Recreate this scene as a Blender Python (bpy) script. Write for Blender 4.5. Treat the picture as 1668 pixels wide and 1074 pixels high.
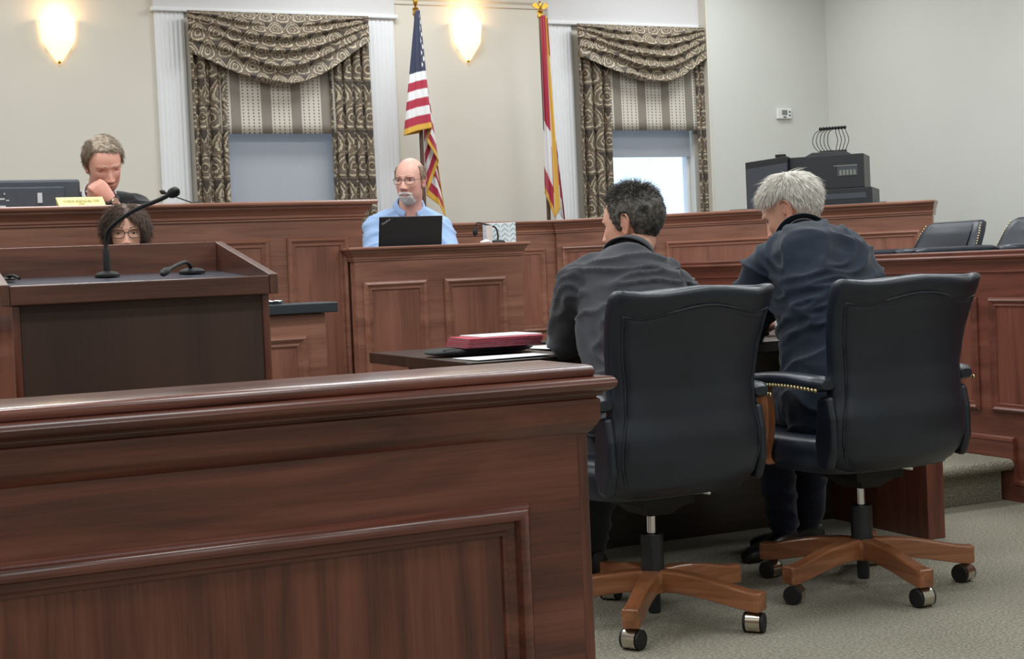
import bpy, math, random
import numpy as np
from mathutils import Vector, Matrix, noise as mnoise

for _o in list(bpy.data.objects):
    bpy.data.objects.remove(_o, do_unlink=True)
SC = bpy.context.scene
COL = SC.collection
R = math.radians
PI = math.pi
random.seed(7)
RNG = np.random.default_rng(7)

# ------------------------------------------------------------------ camera
PSI, PIT, ROL, FPX, CAMH = R(24.8), R(1.4), R(2.45), 2400.0, 1.045
_F = Vector((math.sin(PSI) * math.cos(PIT), math.cos(PSI) * math.cos(PIT), -math.sin(PIT)))
_R0 = Vector((math.cos(PSI), -math.sin(PSI), 0))
_U0 = _R0.cross(_F)
_U = _U0 * math.cos(ROL) + _R0 * math.sin(ROL)
_R = _R0 * math.cos(ROL) - _U0 * math.sin(ROL)
cam = bpy.data.cameras.new('camera')
cam.sensor_width = 36.0
cam.lens = FPX / 1668 * 36.0
cam.shift_y = -0.026
cam.clip_start = 0.05
camo = bpy.data.objects.new('camera', cam)
COL.objects.link(camo)
_m = Matrix((( _R.x, _U.x, -_F.x, 0), (_R.y, _U.y, -_F.y, 0), (_R.z, _U.z, -_F.z, CAMH), (0, 0, 0, 1)))
camo.matrix_world = _m
SC.camera = camo

# ------------------------------------------------------------------ world, light, exposure
W = bpy.data.worlds.new('world')
SC.world = W
W.use_nodes = True
W.node_tree.nodes['Background'].inputs[0].default_value = (0.62, 0.80, 1.0, 1)
W.node_tree.nodes['Background'].inputs[1].default_value = 1.25
SC.view_settings.view_transform = 'Standard'
SC.view_settings.look = 'None'
SC.view_settings.gamma = 1.0
SC.view_settings.exposure = 0.42
SC.view_settings.use_curve_mapping = False

CEIL = 3.15
TROFFERS = [(x, y) for y in (-1.2, 1.1, 3.4, 5.6, 7.7) for x in (-1.2, 0.9, 3.0, 5.1)]
TROFFER_W = {-1.2: 11, 1.1: 12, 3.4: 20, 5.6: 25, 7.7: 16}
for _x, _y in TROFFERS:
    _l = bpy.data.lights.new('ceiling_lamp', 'AREA')
    _l.shape = 'RECTANGLE'
    _l.size, _l.size_y = 1.1, 0.5
    _l.energy = TROFFER_W[_y] * (0.5 if _y > 7 and _x < 1 else 1.0)
    _l.color = (0.95, 0.985, 1.0)
    _o = bpy.data.objects.new('ceiling_lamp', _l)
    COL.objects.link(_o)
    _o.location = (_x, _y, CEIL - 0.03)

# ------------------------------------------------------------------ helpers
def lin(c):
    return tuple(((v / 255 + 0.055) / 1.055) ** 2.4 if v / 255 > 0.04045 else v / 255 / 12.92 for v in c) + (1.0,)

class NT:
    """tiny node tree helper"""
    def __init__(s, name):
        s.m = bpy.data.materials.new(name)
        s.m.use_nodes = True
        s.t = s.m.node_tree
        s.b = s.t.nodes['Principled BSDF']
    def n(s, kind, **kw):
        nd = s.t.nodes.new('ShaderNode' + kind)
        for k, v in kw.items():
            if k.startswith('i_'):
                nd.inputs[k[2:].replace('_', ' ')].default_value = v
            else:
                setattr(nd, k, v)
        return nd
    def l(s, a, b):
        s.t.links.new(a, b)
    def math(s, op, a, b=None, c=None):
        nd = s.t.nodes.new('ShaderNodeMath')
        nd.operation = op
        for i, v in enumerate((a, b, c)):
            if v is None:
                continue
            if hasattr(v, 'links'):
                s.l(v, nd.inputs[i])
            else:
                nd.inputs[i].default_value = v
        return nd.outputs[0]
    def mix(s, f, a, b, typ='MIX'):
        nd = s.t.nodes.new('ShaderNodeMix')
        nd.data_type = 'RGBA'
        nd.blend_type = typ
        for sock, v in ((nd.inputs[0], f), (nd.inputs[6], a), (nd.inputs[7], b)):
            if hasattr(v, 'links'):
                s.l(v, sock)
            else:
                sock.default_value = v
        return nd.outputs[2]
    def ramp(s, f, stops, interp='LINEAR'):
        nd = s.t.nodes.new('ShaderNodeValToRGB')
        nd.color_ramp.interpolation = interp
        e = nd.color_ramp.elements
        while len(e) > 1:
            e.remove(e[-1])
        e[0].position, e[0].color = stops[0]
        for p, c in stops[1:]:
            k = e.new(p)
            k.color = c
        s.l(f, nd.inputs[0])
        return nd.outputs[0]
    def bump(s, h, strength=0.3, dist=0.01):
        nd = s.n('Bump')
        nd.inputs['Strength'].default_value = strength
        nd.inputs['Distance'].default_value = dist
        s.l(h, nd.inputs['Height'])
        s.l(nd.outputs[0], s.b.inputs['Normal'])
    def set(s, **kw):
        for k, v in kw.items():
            s.b.inputs[k.replace('_', ' ')].default_value = v
        return s

def plain(name, rgb, rough=0.5, metal=0.0, coat=0.0, noise_amt=0.06, scale=40, bump=0.0, spec=0.5):
    t = NT(name)
    c = lin(rgb)
    tc = t.n('TexCoord')
    nz = t.n('TexNoise', i_Scale=scale, i_Detail=4.0)
    t.l(tc.outputs['Object'], nz.inputs['Vector'])
    lo = tuple(v * (1 - noise_amt) for v in c[:3]) + (1,)
    hi = tuple(min(1, v * (1 + noise_amt)) for v in c[:3]) + (1,)
    t.l(t.ramp(nz.outputs['Fac'], [(0.3, lo), (0.7, hi)]), t.b.inputs['Base Color'])
    t.set(Roughness=rough, Metallic=metal, Coat_Weight=coat, Specular_IOR_Level=spec)
    if bump:
        t.bump(nz.outputs['Fac'], bump, 0.004)
    return t.m

def wood(name, axis, lo, mid, hi, rough=0.36, coat=0.25, ring=1.0):
    t = NT(name)
    tc = t.n('TexCoord')
    mp = t.n('Mapping')
    sc = [9.0, 9.0, 9.0]
    sc[axis] = 0.9
    mp.inputs['Scale'].default_value = sc
    t.l(tc.outputs['Object'], mp.inputs['Vector'])
    n1 = t.n('TexNoise', i_Scale=1.6 * ring, i_Detail=5.0, i_Distortion=1.1)
    t.l(mp.outputs[0], n1.inputs['Vector'])
    mp2 = t.n('Mapping')
    sc2 = [160.0, 160.0, 160.0]
    sc2[axis] = 5.0
    mp2.inputs['Scale'].default_value = sc2
    t.l(tc.outputs['Object'], mp2.inputs['Vector'])
    n2 = t.n('TexNoise', i_Scale=1.0, i_Detail=3.0)
    t.l(mp2.outputs[0], n2.inputs['Vector'])
    f = t.math('ADD', t.math('MULTIPLY', n1.outputs['Fac'], 0.72), t.math('MULTIPLY', n2.outputs['Fac'], 0.28))
    col = t.ramp(f, [(0.34, lin(lo)), (0.5, lin(mid)), (0.66, lin(hi))])
    t.l(col, t.b.inputs['Base Color'])
    t.set(Roughness=rough, Coat_Weight=coat, Coat_Roughness=0.22)
    t.bump(n2.outputs['Fac'], 0.10, 0.001)
    return t.m

T = {}          # our own record of each empty's / parent's world matrix

def tag(o, label=None, cat=None, group=None, kind=None):
    if label: o['label'] = label
    if cat: o['category'] = cat
    if group: o['group'] = group
    if kind: o['kind'] = kind
    return o

def thing(name, label, cat, loc=(0, 0, 0), rz=0.0, group=None, kind=None):
    o = bpy.data.objects.new(name, None)
    o.empty_display_size = 0.05
    COL.objects.link(o)
    o.location = loc
    o.rotation_euler = (0, 0, rz)
    T[o.name] = Matrix.Translation(loc) @ Matrix.Rotation(rz, 4, 'Z')
    return tag(o, label, cat, group, kind)

class MB:
    """collects geometry for ONE mesh object"""
    def __init__(s):
        s.v, s.f, s.uv = [], [], None
    def add(s, v, f):
        n = len(s.v)
        s.v.extend([tuple(map(float, p)) for p in v])
        s.f.extend([tuple(i + n for i in q) for q in f])
        return s
    def box(s, x0, x1, y0, y1, z0, z1):
        return s.add([(x0, y0, z0), (x1, y0, z0), (x1, y1, z0), (x0, y1, z0), (x0, y0, z1), (x1, y0, z1), (x1, y1, z1), (x0, y1, z1)],
                     [(0, 3, 2, 1), (4, 5, 6, 7), (0, 1, 5, 4), (1, 2, 6, 5), (2, 3, 7, 6), (3, 0, 4, 7)])
    def loops(s, rings, closed=True, cap0=True, cap1=True):
        """rings: list of equal-length vertex loops"""
        n = len(rings[0])
        base = len(s.v)
        for r in rings:
            s.v.extend([tuple(map(float, p)) for p in r])
        m = n if closed else n - 1
        for i in range(len(rings) - 1):
            for j in range(m):
                a, b = base + i * n + j, base + i * n + (j + 1) % n
                s.f.append((a, b, b + n, a + n))
        if cap0 and closed:
            s.f.append(tuple(base + j for j in reversed(range(n))))
        if cap1 and closed:
            e = base + (len(rings) - 1) * n
            s.f.append(tuple(e + j for j in range(n)))
        return s
    def tube(s, pts, rad, n=10, round_ends=False):
        P = [Vector(p) for p in pts]
        if not hasattr(rad, '__len__'):
            rad = [rad] * len(P)
        rings = []
        up = None
        for i, p in enumerate(P):
            d = (P[min(i + 1, len(P) - 1)] - P[max(i - 1, 0)]).normalized()
            if up is None:
                up = Vector((0, 0, 1)) if abs(d.z) < 0.9 else Vector((1, 0, 0))
            x = d.cross(up).normalized()
            up = x.cross(d).normalized()
            if round_ends and i == 0:
                for k in (0.0, 0.5, 0.8):
                    rr = rad[0] * math.sin(k * PI / 2) + 1e-4
                    off = -rad[0] * math.cos(k * PI / 2)
                    rings.append([p + d * off + (x * math.cos(a) + up * math.sin(a)) * rr for a in [2 * PI * j / n for j in range(n)]])
            rings.append([p + (x * math.cos(a) + up * math.sin(a)) * rad[i] for a in [2 * PI * j / n for j in range(n)]])
            if round_ends and i == len(P) - 1:
                for k in (0.8, 0.5, 0.0):
                    rr = rad[-1] * math.sin(k * PI / 2) + 1e-4
                    off = rad[-1] * math.cos(k * PI / 2)
                    rings.append([p + d * off + (x * math.cos(a) + up * math.sin(a)) * rr for a in [2 * PI * j / n for j in range(n)]])
        return s.loops(rings)
    def lathe(s, prof, c=(0, 0, 0), n=20, axis='z'):
        rings = []
        for r, h in prof:
            ring = []
            for j in range(n):
                a = 2 * PI * j / n
                p = (r * math.cos(a), r * math.sin(a), h)
                if axis == 'x': p = (p[2], p[0], p[1])
                if axis == 'y': p = (p[1], p[2], p[0])
                ring.append((p[0] + c[0], p[1] + c[1], p[2] + c[2]))
            rings.append(ring)
        return s.loops(rings)
    def sphere(s, c, r, n=16, m=10):
        r = r if hasattr(r, '__len__') else (r, r, r)
        rings = []
        for i in range(m + 1):
            t = PI * i / m
            k = max(math.sin(t), 1e-3)
            rings.append([(c[0] + r[0] * k * math.cos(2 * PI * j / n), c[1] + r[1] * k * math.sin(2 * PI * j / n), c[2] - r[2] * math.cos(t)) for j in range(n)])
        return s.loops(rings)
    def prism(s, poly, y0, y1):
        """poly of (x, z) swept along y"""
        return s.loops([[(x, y0, z) for x, z in poly], [(x, y1, z) for x, z in poly]])
    def prism_z(s, poly, z0, z1):
        return s.loops([[(x, y, z0) for x, y in poly], [(x, y, z1) for x, y in poly]])
    def grid(s, P, thick=None):
        """P[i][j] vertices of an open sheet; thick -> second offset sheet"""
        ni, nj = len(P), len(P[0])
        base = len(s.v)
        for r in P:
            s.v.extend([tuple(map(float, p)) for p in r])
        for i in range(ni - 1):
            for j in range(nj - 1):
                a = base + i * nj + j
                s.f.append((a, a + 1, a + nj + 1, a + nj))
        return s
    def xf(s, M, start=0):
        for i in range(start, len(s.v)):
            s.v[i] = tuple(M @ Vector(s.v[i]))
        return s
    def build(s, name, mat, parent=None, smooth=None, bevel=0.0, seg=2, local=True, solid=0.0, uv=None, subsurf=0):
        me = bpy.data.meshes.new(name)
        v = s.v
        if parent is not None and not local:
            I = T[parent.name].inverted() if parent.name in T else Matrix()
            v = [tuple(I @ Vector(p)) for p in v]
        me.from_pydata(v, [], s.f)
        me.validate()
        me.update()
        if smooth is not None:
            me.polygons.foreach_set('use_smooth', [True] * len(me.polygons))
            if smooth < 180:
                me.set_sharp_from_angle(angle=R(smooth))
        if uv is not None:
            lay = me.uv_layers.new(name='UVMap')
            for lp in me.loops:
                lay.data[lp.index].uv = uv[lp.vertex_index]
        me.materials.append(mat)
        o = bpy.data.objects.new(name, me)
        COL.objects.link(o)
        if parent is not None:
            o.parent = parent
            T[o.name] = T.get(parent.name, Matrix()).copy()
        if solid:
            k = o.modifiers.new('thickness', 'SOLIDIFY')
            k.thickness = solid
            k.offset = 0
        if bevel:
            k = o.modifiers.new('edge', 'BEVEL')
            k.width = bevel
            k.segments = seg
            k.limit_method = 'ANGLE'
            k.angle_limit = R(40)
        if subsurf:
            k = o.modifiers.new('round', 'SUBSURF')
            k.levels = k.render_levels = subsurf
        return o

def struct(o):
    o['kind'] = 'structure'
    return o

def copy_tree(o, parent=None):
    c = o.copy()
    COL.objects.link(c)
    c.parent = parent
    for ch in list(o.children):
        copy_tree(ch, c)
    return c

def text_part(name, body, size, mat, parent, M, extrude=0.0004, align='CENTER'):
    cu = bpy.data.curves.new(name, 'FONT')
    cu.body = body
    cu.size = size
    cu.extrude = extrude
    cu.align_x = align
    cu.align_y = 'CENTER'
    cu.materials.append(mat)
    o = bpy.data.objects.new(name, cu)
    COL.objects.link(o)
    dg = bpy.context.evaluated_depsgraph_get()
    me = bpy.data.meshes.new_from_object(o.evaluated_get(dg))
    bpy.data.objects.remove(o, do_unlink=True)
    me.transform(M)
    q = bpy.data.objects.new(name, me)
    COL.objects.link(q)
    q.parent = parent
    return q

def catmull(pts, n=8):
    P = [Vector(p) for p in pts]
    P = [P[0] * 2 - P[1]] + P + [P[-1] * 2 - P[-2]]
    out = []
    for i in range(1, len(P) - 2):
        a, b, c, d = P[i - 1:i + 3]
        for k in range(n):
            t = k / n
            out.append(0.5 * ((2 * b) + (c - a) * t + (2 * a - 5 * b + 4 * c - d) * t * t + (3 * b - a - 3 * c + d) * t ** 3))
    out.append(P[-2])
    return out

def smooth01(x, a, b):
    t = np.clip((x - a) / (b - a), 0, 1)
    return t * t * (3 - 2 * t)

def interp(x, xs, ys):
    return float(np.interp(x, xs, ys))
# ------------------------------------------------------------------ materials
M = {}
_lo, _mi, _hi = (118, 77, 61), (143, 97, 79), (160, 112, 93)
for _k, _ax in (('x', 0), ('y', 1), ('z', 2)):
    M['wood_' + _k] = wood('cherry_wood_' + _k, _ax, _lo, _mi, _hi)
    M['panel_' + _k] = wood('cherry_panel_' + _k, _ax, (116, 73, 58), (139, 91, 74), (152, 102, 84), ring=0.7)
    M['jury_' + _k] = wood('red_mahogany_' + _k, _ax, (86, 46, 36), (108, 60, 48), (124, 72, 57))
    M['rail_' + _k] = wood('rail_wood_' + _k, _ax, (70, 36, 27), (98, 52, 40), (122, 70, 53), rough=0.24, coat=0.6)
    M['podium_' + _k] = wood('podium_wood_' + _k, _ax, (68, 39, 30), (92, 56, 44), (112, 70, 55))
    M['oak_' + _k] = wood('honey_oak_' + _k, _ax, (112, 66, 40), (146, 92, 60), (174, 118, 80), rough=0.3, coat=0.4)
    M['table_' + _k] = wood('espresso_wood_' + _k, _ax, (28, 22, 18), (42, 33, 28), (54, 43, 36), rough=0.32)
M['podium_dark'] = wood('podium_laminate', 2, (62, 45, 39), (70, 51, 44), (78, 57, 49), rough=0.45, coat=0.0, ring=0.4)
M['cream'] = plain('cream_wall_paint', (214, 209, 198), 0.75, noise_amt=0.015, scale=3)
M['green_cream'] = plain('pale_wall_paint', (206, 207, 201), 0.75, noise_amt=0.015, scale=3)
M['white'] = plain('white_trim_paint', (226, 228, 230), 0.55, noise_amt=0.01)
M['frieze'] = plain('grey_white_trim_paint', (208, 207, 208), 0.6, noise_amt=0.01)
M['ceiling'] = plain('ceiling_tile', (225, 224, 220), 0.85, noise_amt=0.05, scale=90)
M['black_plastic'] = plain('black_plastic', (30, 33, 37), 0.42)
M['grey_plastic'] = plain('charcoal_plastic', (62, 68, 77), 0.4)
M['matte_black'] = plain('matte_black', (15, 15, 16), 0.65)
M['laptop'] = plain('laptop_shell', (22, 26, 31), 0.5)
M['steel'] = plain('brushed_nickel', (205, 198, 184), 0.22, metal=1.0)
M['chrome'] = plain('chrome', (220, 220, 222), 0.12, metal=1.0)
M['gold'] = plain('brass_gold', (206, 160, 70), 0.28, metal=1.0)
M['nail'] = plain('brass_nail', (226, 208, 160), 0.3, metal=0.9)
M['paper'] = plain('white_paper', (232, 233, 236), 0.7, noise_amt=0.01)
M['folder'] = plain('red_folder', (176, 34, 66), 0.5)
M['plastic_white'] = plain('white_plastic', (226, 226, 222), 0.45)
M['screen_grey'] = plain('lcd_grey', (120, 128, 118), 0.3)
M['plate'] = plain('yellow_name_plate', (232, 226, 150), 0.35)
M['plate_text'] = plain('name_plate_ink', (150, 132, 60), 0.4)
M['ink_white'] = plain('white_print', (196, 200, 204), 0.5)
M['laminate'] = plain('blue_grey_laminate', (72, 76, 88), 0.3, coat=0.3)
M['counter'] = plain('dark_slate_counter', (46, 52, 58), 0.4)
M['pole'] = wood('flag_pole_wood', 2, (62, 40, 30), (84, 58, 46), (100, 72, 56))
M['glasses'] = plain('dark_glasses_frame', (58, 44, 40), 0.35)
M['leather_brown'] = plain('watch_strap', (28, 24, 24), 0.5)

def leather():
    t = NT('black_leather')
    tc = t.n('TexCoord')
    vo = t.n('TexVoronoi', i_Scale=420.0)
    nz = t.n('TexNoise', i_Scale=9.0, i_Detail=3.0)
    t.l(tc.outputs['Object'], vo.inputs['Vector'])
    t.l(tc.outputs['Object'], nz.inputs['Vector'])
    t.l(t.ramp(nz.outputs['Fac'], [(0.3, lin((17, 25, 37))), (0.7, lin((24, 34, 48)))]), t.b.inputs['Base Color'])
    t.set(Roughness=0.37, Specular_IOR_Level=0.6)
    t.bump(t.math('ADD', t.math('MULTIPLY', vo.outputs['Distance'], 0.5), t.math('MULTIPLY', nz.outputs['Fac'], 2.0)), 0.12, 0.004)
    return t.m
M['leather'] = leather()

def carpet():
    t = NT('beige_loop_carpet')
    tc = t.n('TexCoord')
    vo = t.n('TexVoronoi', i_Scale=160.0)
    nz = t.n('TexNoise', i_Scale=120.0, i_Detail=5.0)
    big = t.n('TexNoise', i_Scale=1.6, i_Detail=3.0)
    for q in (vo, nz, big):
        t.l(tc.outputs['Object'], q.inputs['Vector'])
    a = t.ramp(nz.outputs['Fac'], [(0.3, lin((118, 115, 102))), (0.5, lin((151, 147, 132))), (0.72, lin((181, 177, 161)))])
    b = t.mix(t.ramp(big.outputs['Fac'], [(0.4, (0, 0, 0, 1)), (0.65, (0.35, 0.35, 0.35, 1))]), a, lin((130, 127, 115)))
    t.l(b, t.b.inputs['Base Color'])
    t.set(Roughness=0.95, Specular_IOR_Level=0.1)
    t.bump(t.math('ADD', vo.outputs['Distance'], nz.outputs['Fac']), 0.8, 0.006)
    return t.m
M['carpet'] = carpet()

def cloth(name, rgb, weave=900.0, var=0.12, rough=0.85, pin=False, sheen=0.15):
    t = NT(name)
    c = lin(rgb)
    tc = t.n('TexCoord')
    nz = t.n('TexNoise', i_Scale=6.0, i_Detail=5.0)
    t.l(tc.outputs['Object'], nz.inputs['Vector'])
    wv = t.n('TexWave', i_Scale=weave / 6.28, i_Distortion=1.0)
    wv.bands_direction = 'DIAGONAL'
    t.l(tc.outputs['Object'], wv.inputs['Vector'])
    k = t.math('ADD', t.math('MULTIPLY', nz.outputs['Fac'], 0.6), t.math('MULTIPLY', wv.outputs['Fac'], 0.4))
    lo = tuple(v * (1 - var) for v in c[:3]) + (1,)
    hi = tuple(min(1, v * (1 + var)) for v in c[:3]) + (1,)
    t.l(t.ramp(k, [(0.25, lo), (0.75, hi)]), t.b.inputs['Base Color'])
    t.set(Roughness=rough, Specular_IOR_Level=0.25, Sheen_Weight=sheen)
    n2 = t.n('TexNoise', i_Scale=22.0, i_Detail=3.0)
    t.l(tc.outputs['Object'], n2.inputs['Vector'])
    t.bump(n2.outputs['Fac'], 0.25, 0.008)
    return t.m
M['suit_grey'] = cloth('charcoal_suit', (58, 60, 66))
M['suit_navy'] = cloth('navy_suit', (23, 33, 48))
M['trouser_navy'] = cloth('navy_trousers', (18, 24, 44))
M['robe'] = cloth('black_robe', (26, 27, 31), sheen=0.3)
M['shirt_blue'] = cloth('light_blue_shirt', (154, 182, 222), weave=1500, var=0.05)
M['shirt_white'] = cloth('white_shirt', (226, 228, 232), var=0.03)
M['top_dark'] = cloth('dark_blouse', (44, 40, 46))
M['shoe'] = plain('black_shoe_leather', (17, 17, 18), 0.4)

def skin(name, rgb, red=(196, 108, 96)):
    t = NT(name)
    at = t.n('VertexColor', layer_name='Col')
    tc = t.n('TexCoord')
    nz = t.n('TexNoise', i_Scale=60.0, i_Detail=4.0)
    t.l(tc.outputs['Object'], nz.inputs['Vector'])
    sep = t.n('SeparateColor')
    t.l(at.outputs['Color'], sep.inputs[0])
    a = t.mix(sep.outputs[0], lin(rgb), lin(red))           # R: flush / lips
    b = t.mix(sep.outputs[1], a, lin((120, 76, 62)))        # G: creases, brows' shade of skin
    c = t.mix(t.math('MULTIPLY', nz.outputs['Fac'], 0.12), b, lin((160, 96, 80)))
    t.l(c, t.b.inputs['Base Color'])
    t.set(Roughness=0.5, Subsurface_Weight=0.08, Subsurface_Radius=(0.01, 0.004, 0.002), Subsurface_Scale=0.4)
    t.bump(nz.outputs['Fac'], 0.08, 0.002)
    return t.m
M['skin_a'] = skin('skin_fair', (222, 172, 148))
M['skin_b'] = skin('skin_ruddy', (214, 160, 142))
M['skin_c'] = skin('skin_pale_pink', (222, 172, 156))

def hairmat(name, lo, hi):
    t = NT(name)
    tc = t.n('TexCoord')
    nz = t.n('TexNoise', i_Scale=70.0, i_Detail=3.0)
    t.l(tc.outputs['Object'], nz.inputs['Vector'])
    t.l(t.ramp(nz.outputs['Fac'], [(0.35, lin(lo)), (0.65, lin(hi))]), t.b.inputs['Base Color'])
    t.set(Roughness=0.55, Specular_IOR_Level=0.35)
    return t.m
M['hair_dark'] = hairmat('dark_greying_hair', (48, 44, 42), (106, 101, 95))
M['hair_white'] = hairmat('white_hair', (214, 209, 198), (246, 243, 236))
M['hair_sandy'] = hairmat('sandy_grey_hair', (124, 110, 94), (168, 154, 136))
M['hair_brown'] = hairmat('brown_hair', (56, 42, 37), (112, 88, 74))
M['hair_grey'] = hairmat('grey_beard_hair', (228, 226, 223), (250, 249, 247))
M['hair_ginger'] = hairmat('grey_brown_side_hair', (130, 104, 86), (168, 146, 128))
M['eye_white'] = plain('eye_white', (225, 220, 215), 0.25)
M['eye_dark'] = plain('eye_iris', (48, 40, 36), 0.25)

def damask():
    t = NT('damask_curtain')
    uv = t.n('UVMap')
    sp = t.n('SeparateXYZ')
    t.l(uv.outputs[0], sp.inputs[0])
    u = t.math('MULTIPLY', sp.outputs[0], 9.8)
    v = t.math('MULTIPLY', sp.outputs[1], 6.8)
    row = t.math('FLOOR', v)
    odd = t.math('MODULO', t.math('ABSOLUTE', row), 2.0)
    u2 = t.math('ADD', u, t.math('MULTIPLY', odd, 0.5))
    fx = t.math('SUBTRACT', t.math('FRACT', u2), 0.5)
    fy = t.math('SUBTRACT', t.math('FRACT', v), 0.5)
    # ogee: pinch towards the top of the cell
    r = t.math('SQRT', t.math('ADD', t.math('POWER', t.math('MULTIPLY', t.math('ABSOLUTE', fx), t.math('ADD', 1.0, t.math('MULTIPLY', fy, 1.0))), 2.0), t.math('MULTIPLY', t.math('POWER', t.math('ABSOLUTE', fy), 2.0), 0.75)))
    nz = t.n('TexNoise', i_Scale=75.0, i_Detail=4.0)
    t.l(uv.outputs[0], nz.inputs['Vector'])
    r2 = t.math('ADD', r, t.math('MULTIPLY', t.math('SUBTRACT', nz.outputs['Fac'], 0.5), 0.17))
    dk, md, lt, br = lin((60, 51, 46)), lin((116, 103, 88)), lin((190, 177, 152)), lin((104, 84, 62))
    n3 = t.n('TexNoise', i_Scale=38.0, i_Detail=4.0)
    t.l(uv.outputs[0], n3.inputs['Vector'])
    col0 = t.ramp(r2, [(0.0, lt), (0.035, dk), (0.11, br), (0.14, lt), (0.165, lt), (0.18, dk), (0.21, md), (0.26, md), (0.285, dk), (0.305, lt), (0.36, lt), (0.375, dk), (0.41, md), (0.45, br), (0.485, lt), (0.515, lt), (0.53, dk)])
    col = t.mix(t.ramp(n3.outputs['Fac'], [(0.47, (0, 0, 0, 1)), (0.56, (0.32, 0.32, 0.32, 1))]), col0, lin((84, 68, 54)))
    t.l(col, t.b.inputs['Base Color'])
    t.set(Roughness=0.55, Specular_IOR_Level=0.4, Sheen_Weight=0.2)
    return t.m
M['damask'] = damask()

def striped():
    t = NT('striped_valance_cloth')
    uv = t.n('UVMap')
    sp = t.n('SeparateXYZ')
    t.l(uv.outputs[0], sp.inputs[0])
    f = t.math('FRACT', t.math('ADD', t.math('MULTIPLY', sp.outputs[0], 3.9), 0.66))
    gray = t.math('LESS_THAN', f, 0.33)
    base = t.mix(gray, lin((204, 198, 186)), lin((134, 126, 116)))
    # dashed stitch columns inside the pale band
    g = t.math('MULTIPLY', t.math('SUBTRACT', f, 0.33), 1 / 0.67)
    col = t.math('LESS_THAN', t.math('ABSOLUTE', t.math('SUBTRACT', t.math('FRACT', t.math('MULTIPLY', g, 4.0)), 0.5)), 0.13)
    dash = t.math('LESS_THAN', t.math('FRACT', t.math('MULTIPLY', sp.outputs[1], 26.0)), 0.5)
    m = t.math('MULTIPLY', t.math('MULTIPLY', col, dash), t.math('SUBTRACT', 1.0, gray))
    t.l(t.mix(m, base, lin((108, 100, 92))), t.b.inputs['Base Color'])
    t.set(Roughness=0.7)
    return t.m
M['striped'] = striped()

def shade():
    t = NT('grey_roller_shade')
    tc = t.n('TexCoord')
    nz = t.n('TexNoise', i_Scale=300.0, i_Detail=2.0)
    t.l(tc.outputs['Object'], nz.inputs['Vector'])
    col = t.ramp(nz.outputs['Fac'], [(0.3, lin((196, 196, 198))), (0.7, lin((206, 206, 208)))])
    t.l(col, t.b.inputs['Base Color'])
    t.set(Roughness=0.8)
    tl = t.n('BsdfTranslucent')
    t.l(col, tl.inputs['Color'])
    mx = t.n('MixShader')
    mx.inputs[0].default_value = 0.5
    t.l(t.b.outputs[0], mx.inputs[1])
    t.l(tl.outputs[0], mx.inputs[2])
    t.l(mx.outputs[0], t.t.nodes['Material Output'].inputs['Surface'])
    return t.m
M['shade'] = shade()

def vcol(name, rough=0.7, sheen=0.2):
    t = NT(name)
    at = t.n('VertexColor', layer_name='Col')
    tc = t.n('TexCoord')
    nz = t.n('TexNoise', i_Scale=120.0, i_Detail=2.0)
    t.l(tc.outputs['Object'], nz.inputs['Vector'])
    t.l(t.mix(t.math('MULTIPLY', nz.outputs['Fac'], 0.12), at.outputs['Color'], (0.1, 0.1, 0.1, 1)), t.b.inputs['Base Color'])
    t.set(Roughness=rough, Sheen_Weight=sheen)
    return t.m
M['flag'] = vcol('flag_cloth')

def leafbox():
    t = NT('leaf_print_card')
    tc = t.n('TexCoord')
    sp = t.n('SeparateXYZ')
    t.l(tc.outputs['Object'], sp.inputs[0])
    s = t.math('ADD', sp.outputs[0], sp.outputs[1])
    k = t.math('FRACT', t.math('MULTIPLY', s, 26.0))
    tri = t.math('ABSOLUTE', t.math('SUBTRACT', k, 0.5))
    ch = t.math('FRACT', t.math('ADD', t.math('MULTIPLY', sp.outputs[2], 45.0), t.math('MULTIPLY', tri, -1.6)))
    leaf = t.math('MULTIPLY', t.math('LESS_THAN', ch, 0.36), t.math('GREATER_THAN', tri, 0.07))
    t.l(t.mix(leaf, lin((222, 234, 238)), lin((166, 186, 196))), t.b.inputs['Base Color'])
    t.set(Roughness=0.5)
    return t.m
M['leafbox'] = leafbox()

def glow(name, rgb, strength):
    t = NT(name)
    t.set(Base_Color=lin((250, 236, 205)), Roughness=0.4, Emission_Color=rgb, Emission_Strength=strength)
    tc = t.n('TexCoord')
    nz = t.n('TexNoise', i_Scale=9.0)
    t.l(tc.outputs['Object'], nz.inputs['Vector'])
    t.l(t.ramp(nz.outputs['Fac'], [(0.3, lin((246, 226, 190))), (0.7, lin((252, 240, 214)))]), t.b.inputs['Base Color'])
    return t.m
M['sconce'] = glow('lit_frosted_glass', (1.0, 0.76, 0.38, 1), 1.15)

def glass():
    t = NT('window_glass')
    t.set(Base_Color=(0.95, 0.98, 1, 1), Roughness=0.0, Transmission_Weight=1.0, IOR=1.02, Specular_IOR_Level=0.2)
    tc = t.n('TexCoord')
    nz = t.n('TexNoise', i_Scale=2.0)
    t.l(tc.outputs['Object'], nz.inputs['Vector'])
    t.l(t.ramp(nz.outputs['Fac'], [(0.2, (0.94, 0.97, 1, 1)), (0.8, (0.97, 0.99, 1, 1))]), t.b.inputs['Base Color'])
    return t.m
M['glass'] = glass()
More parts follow.
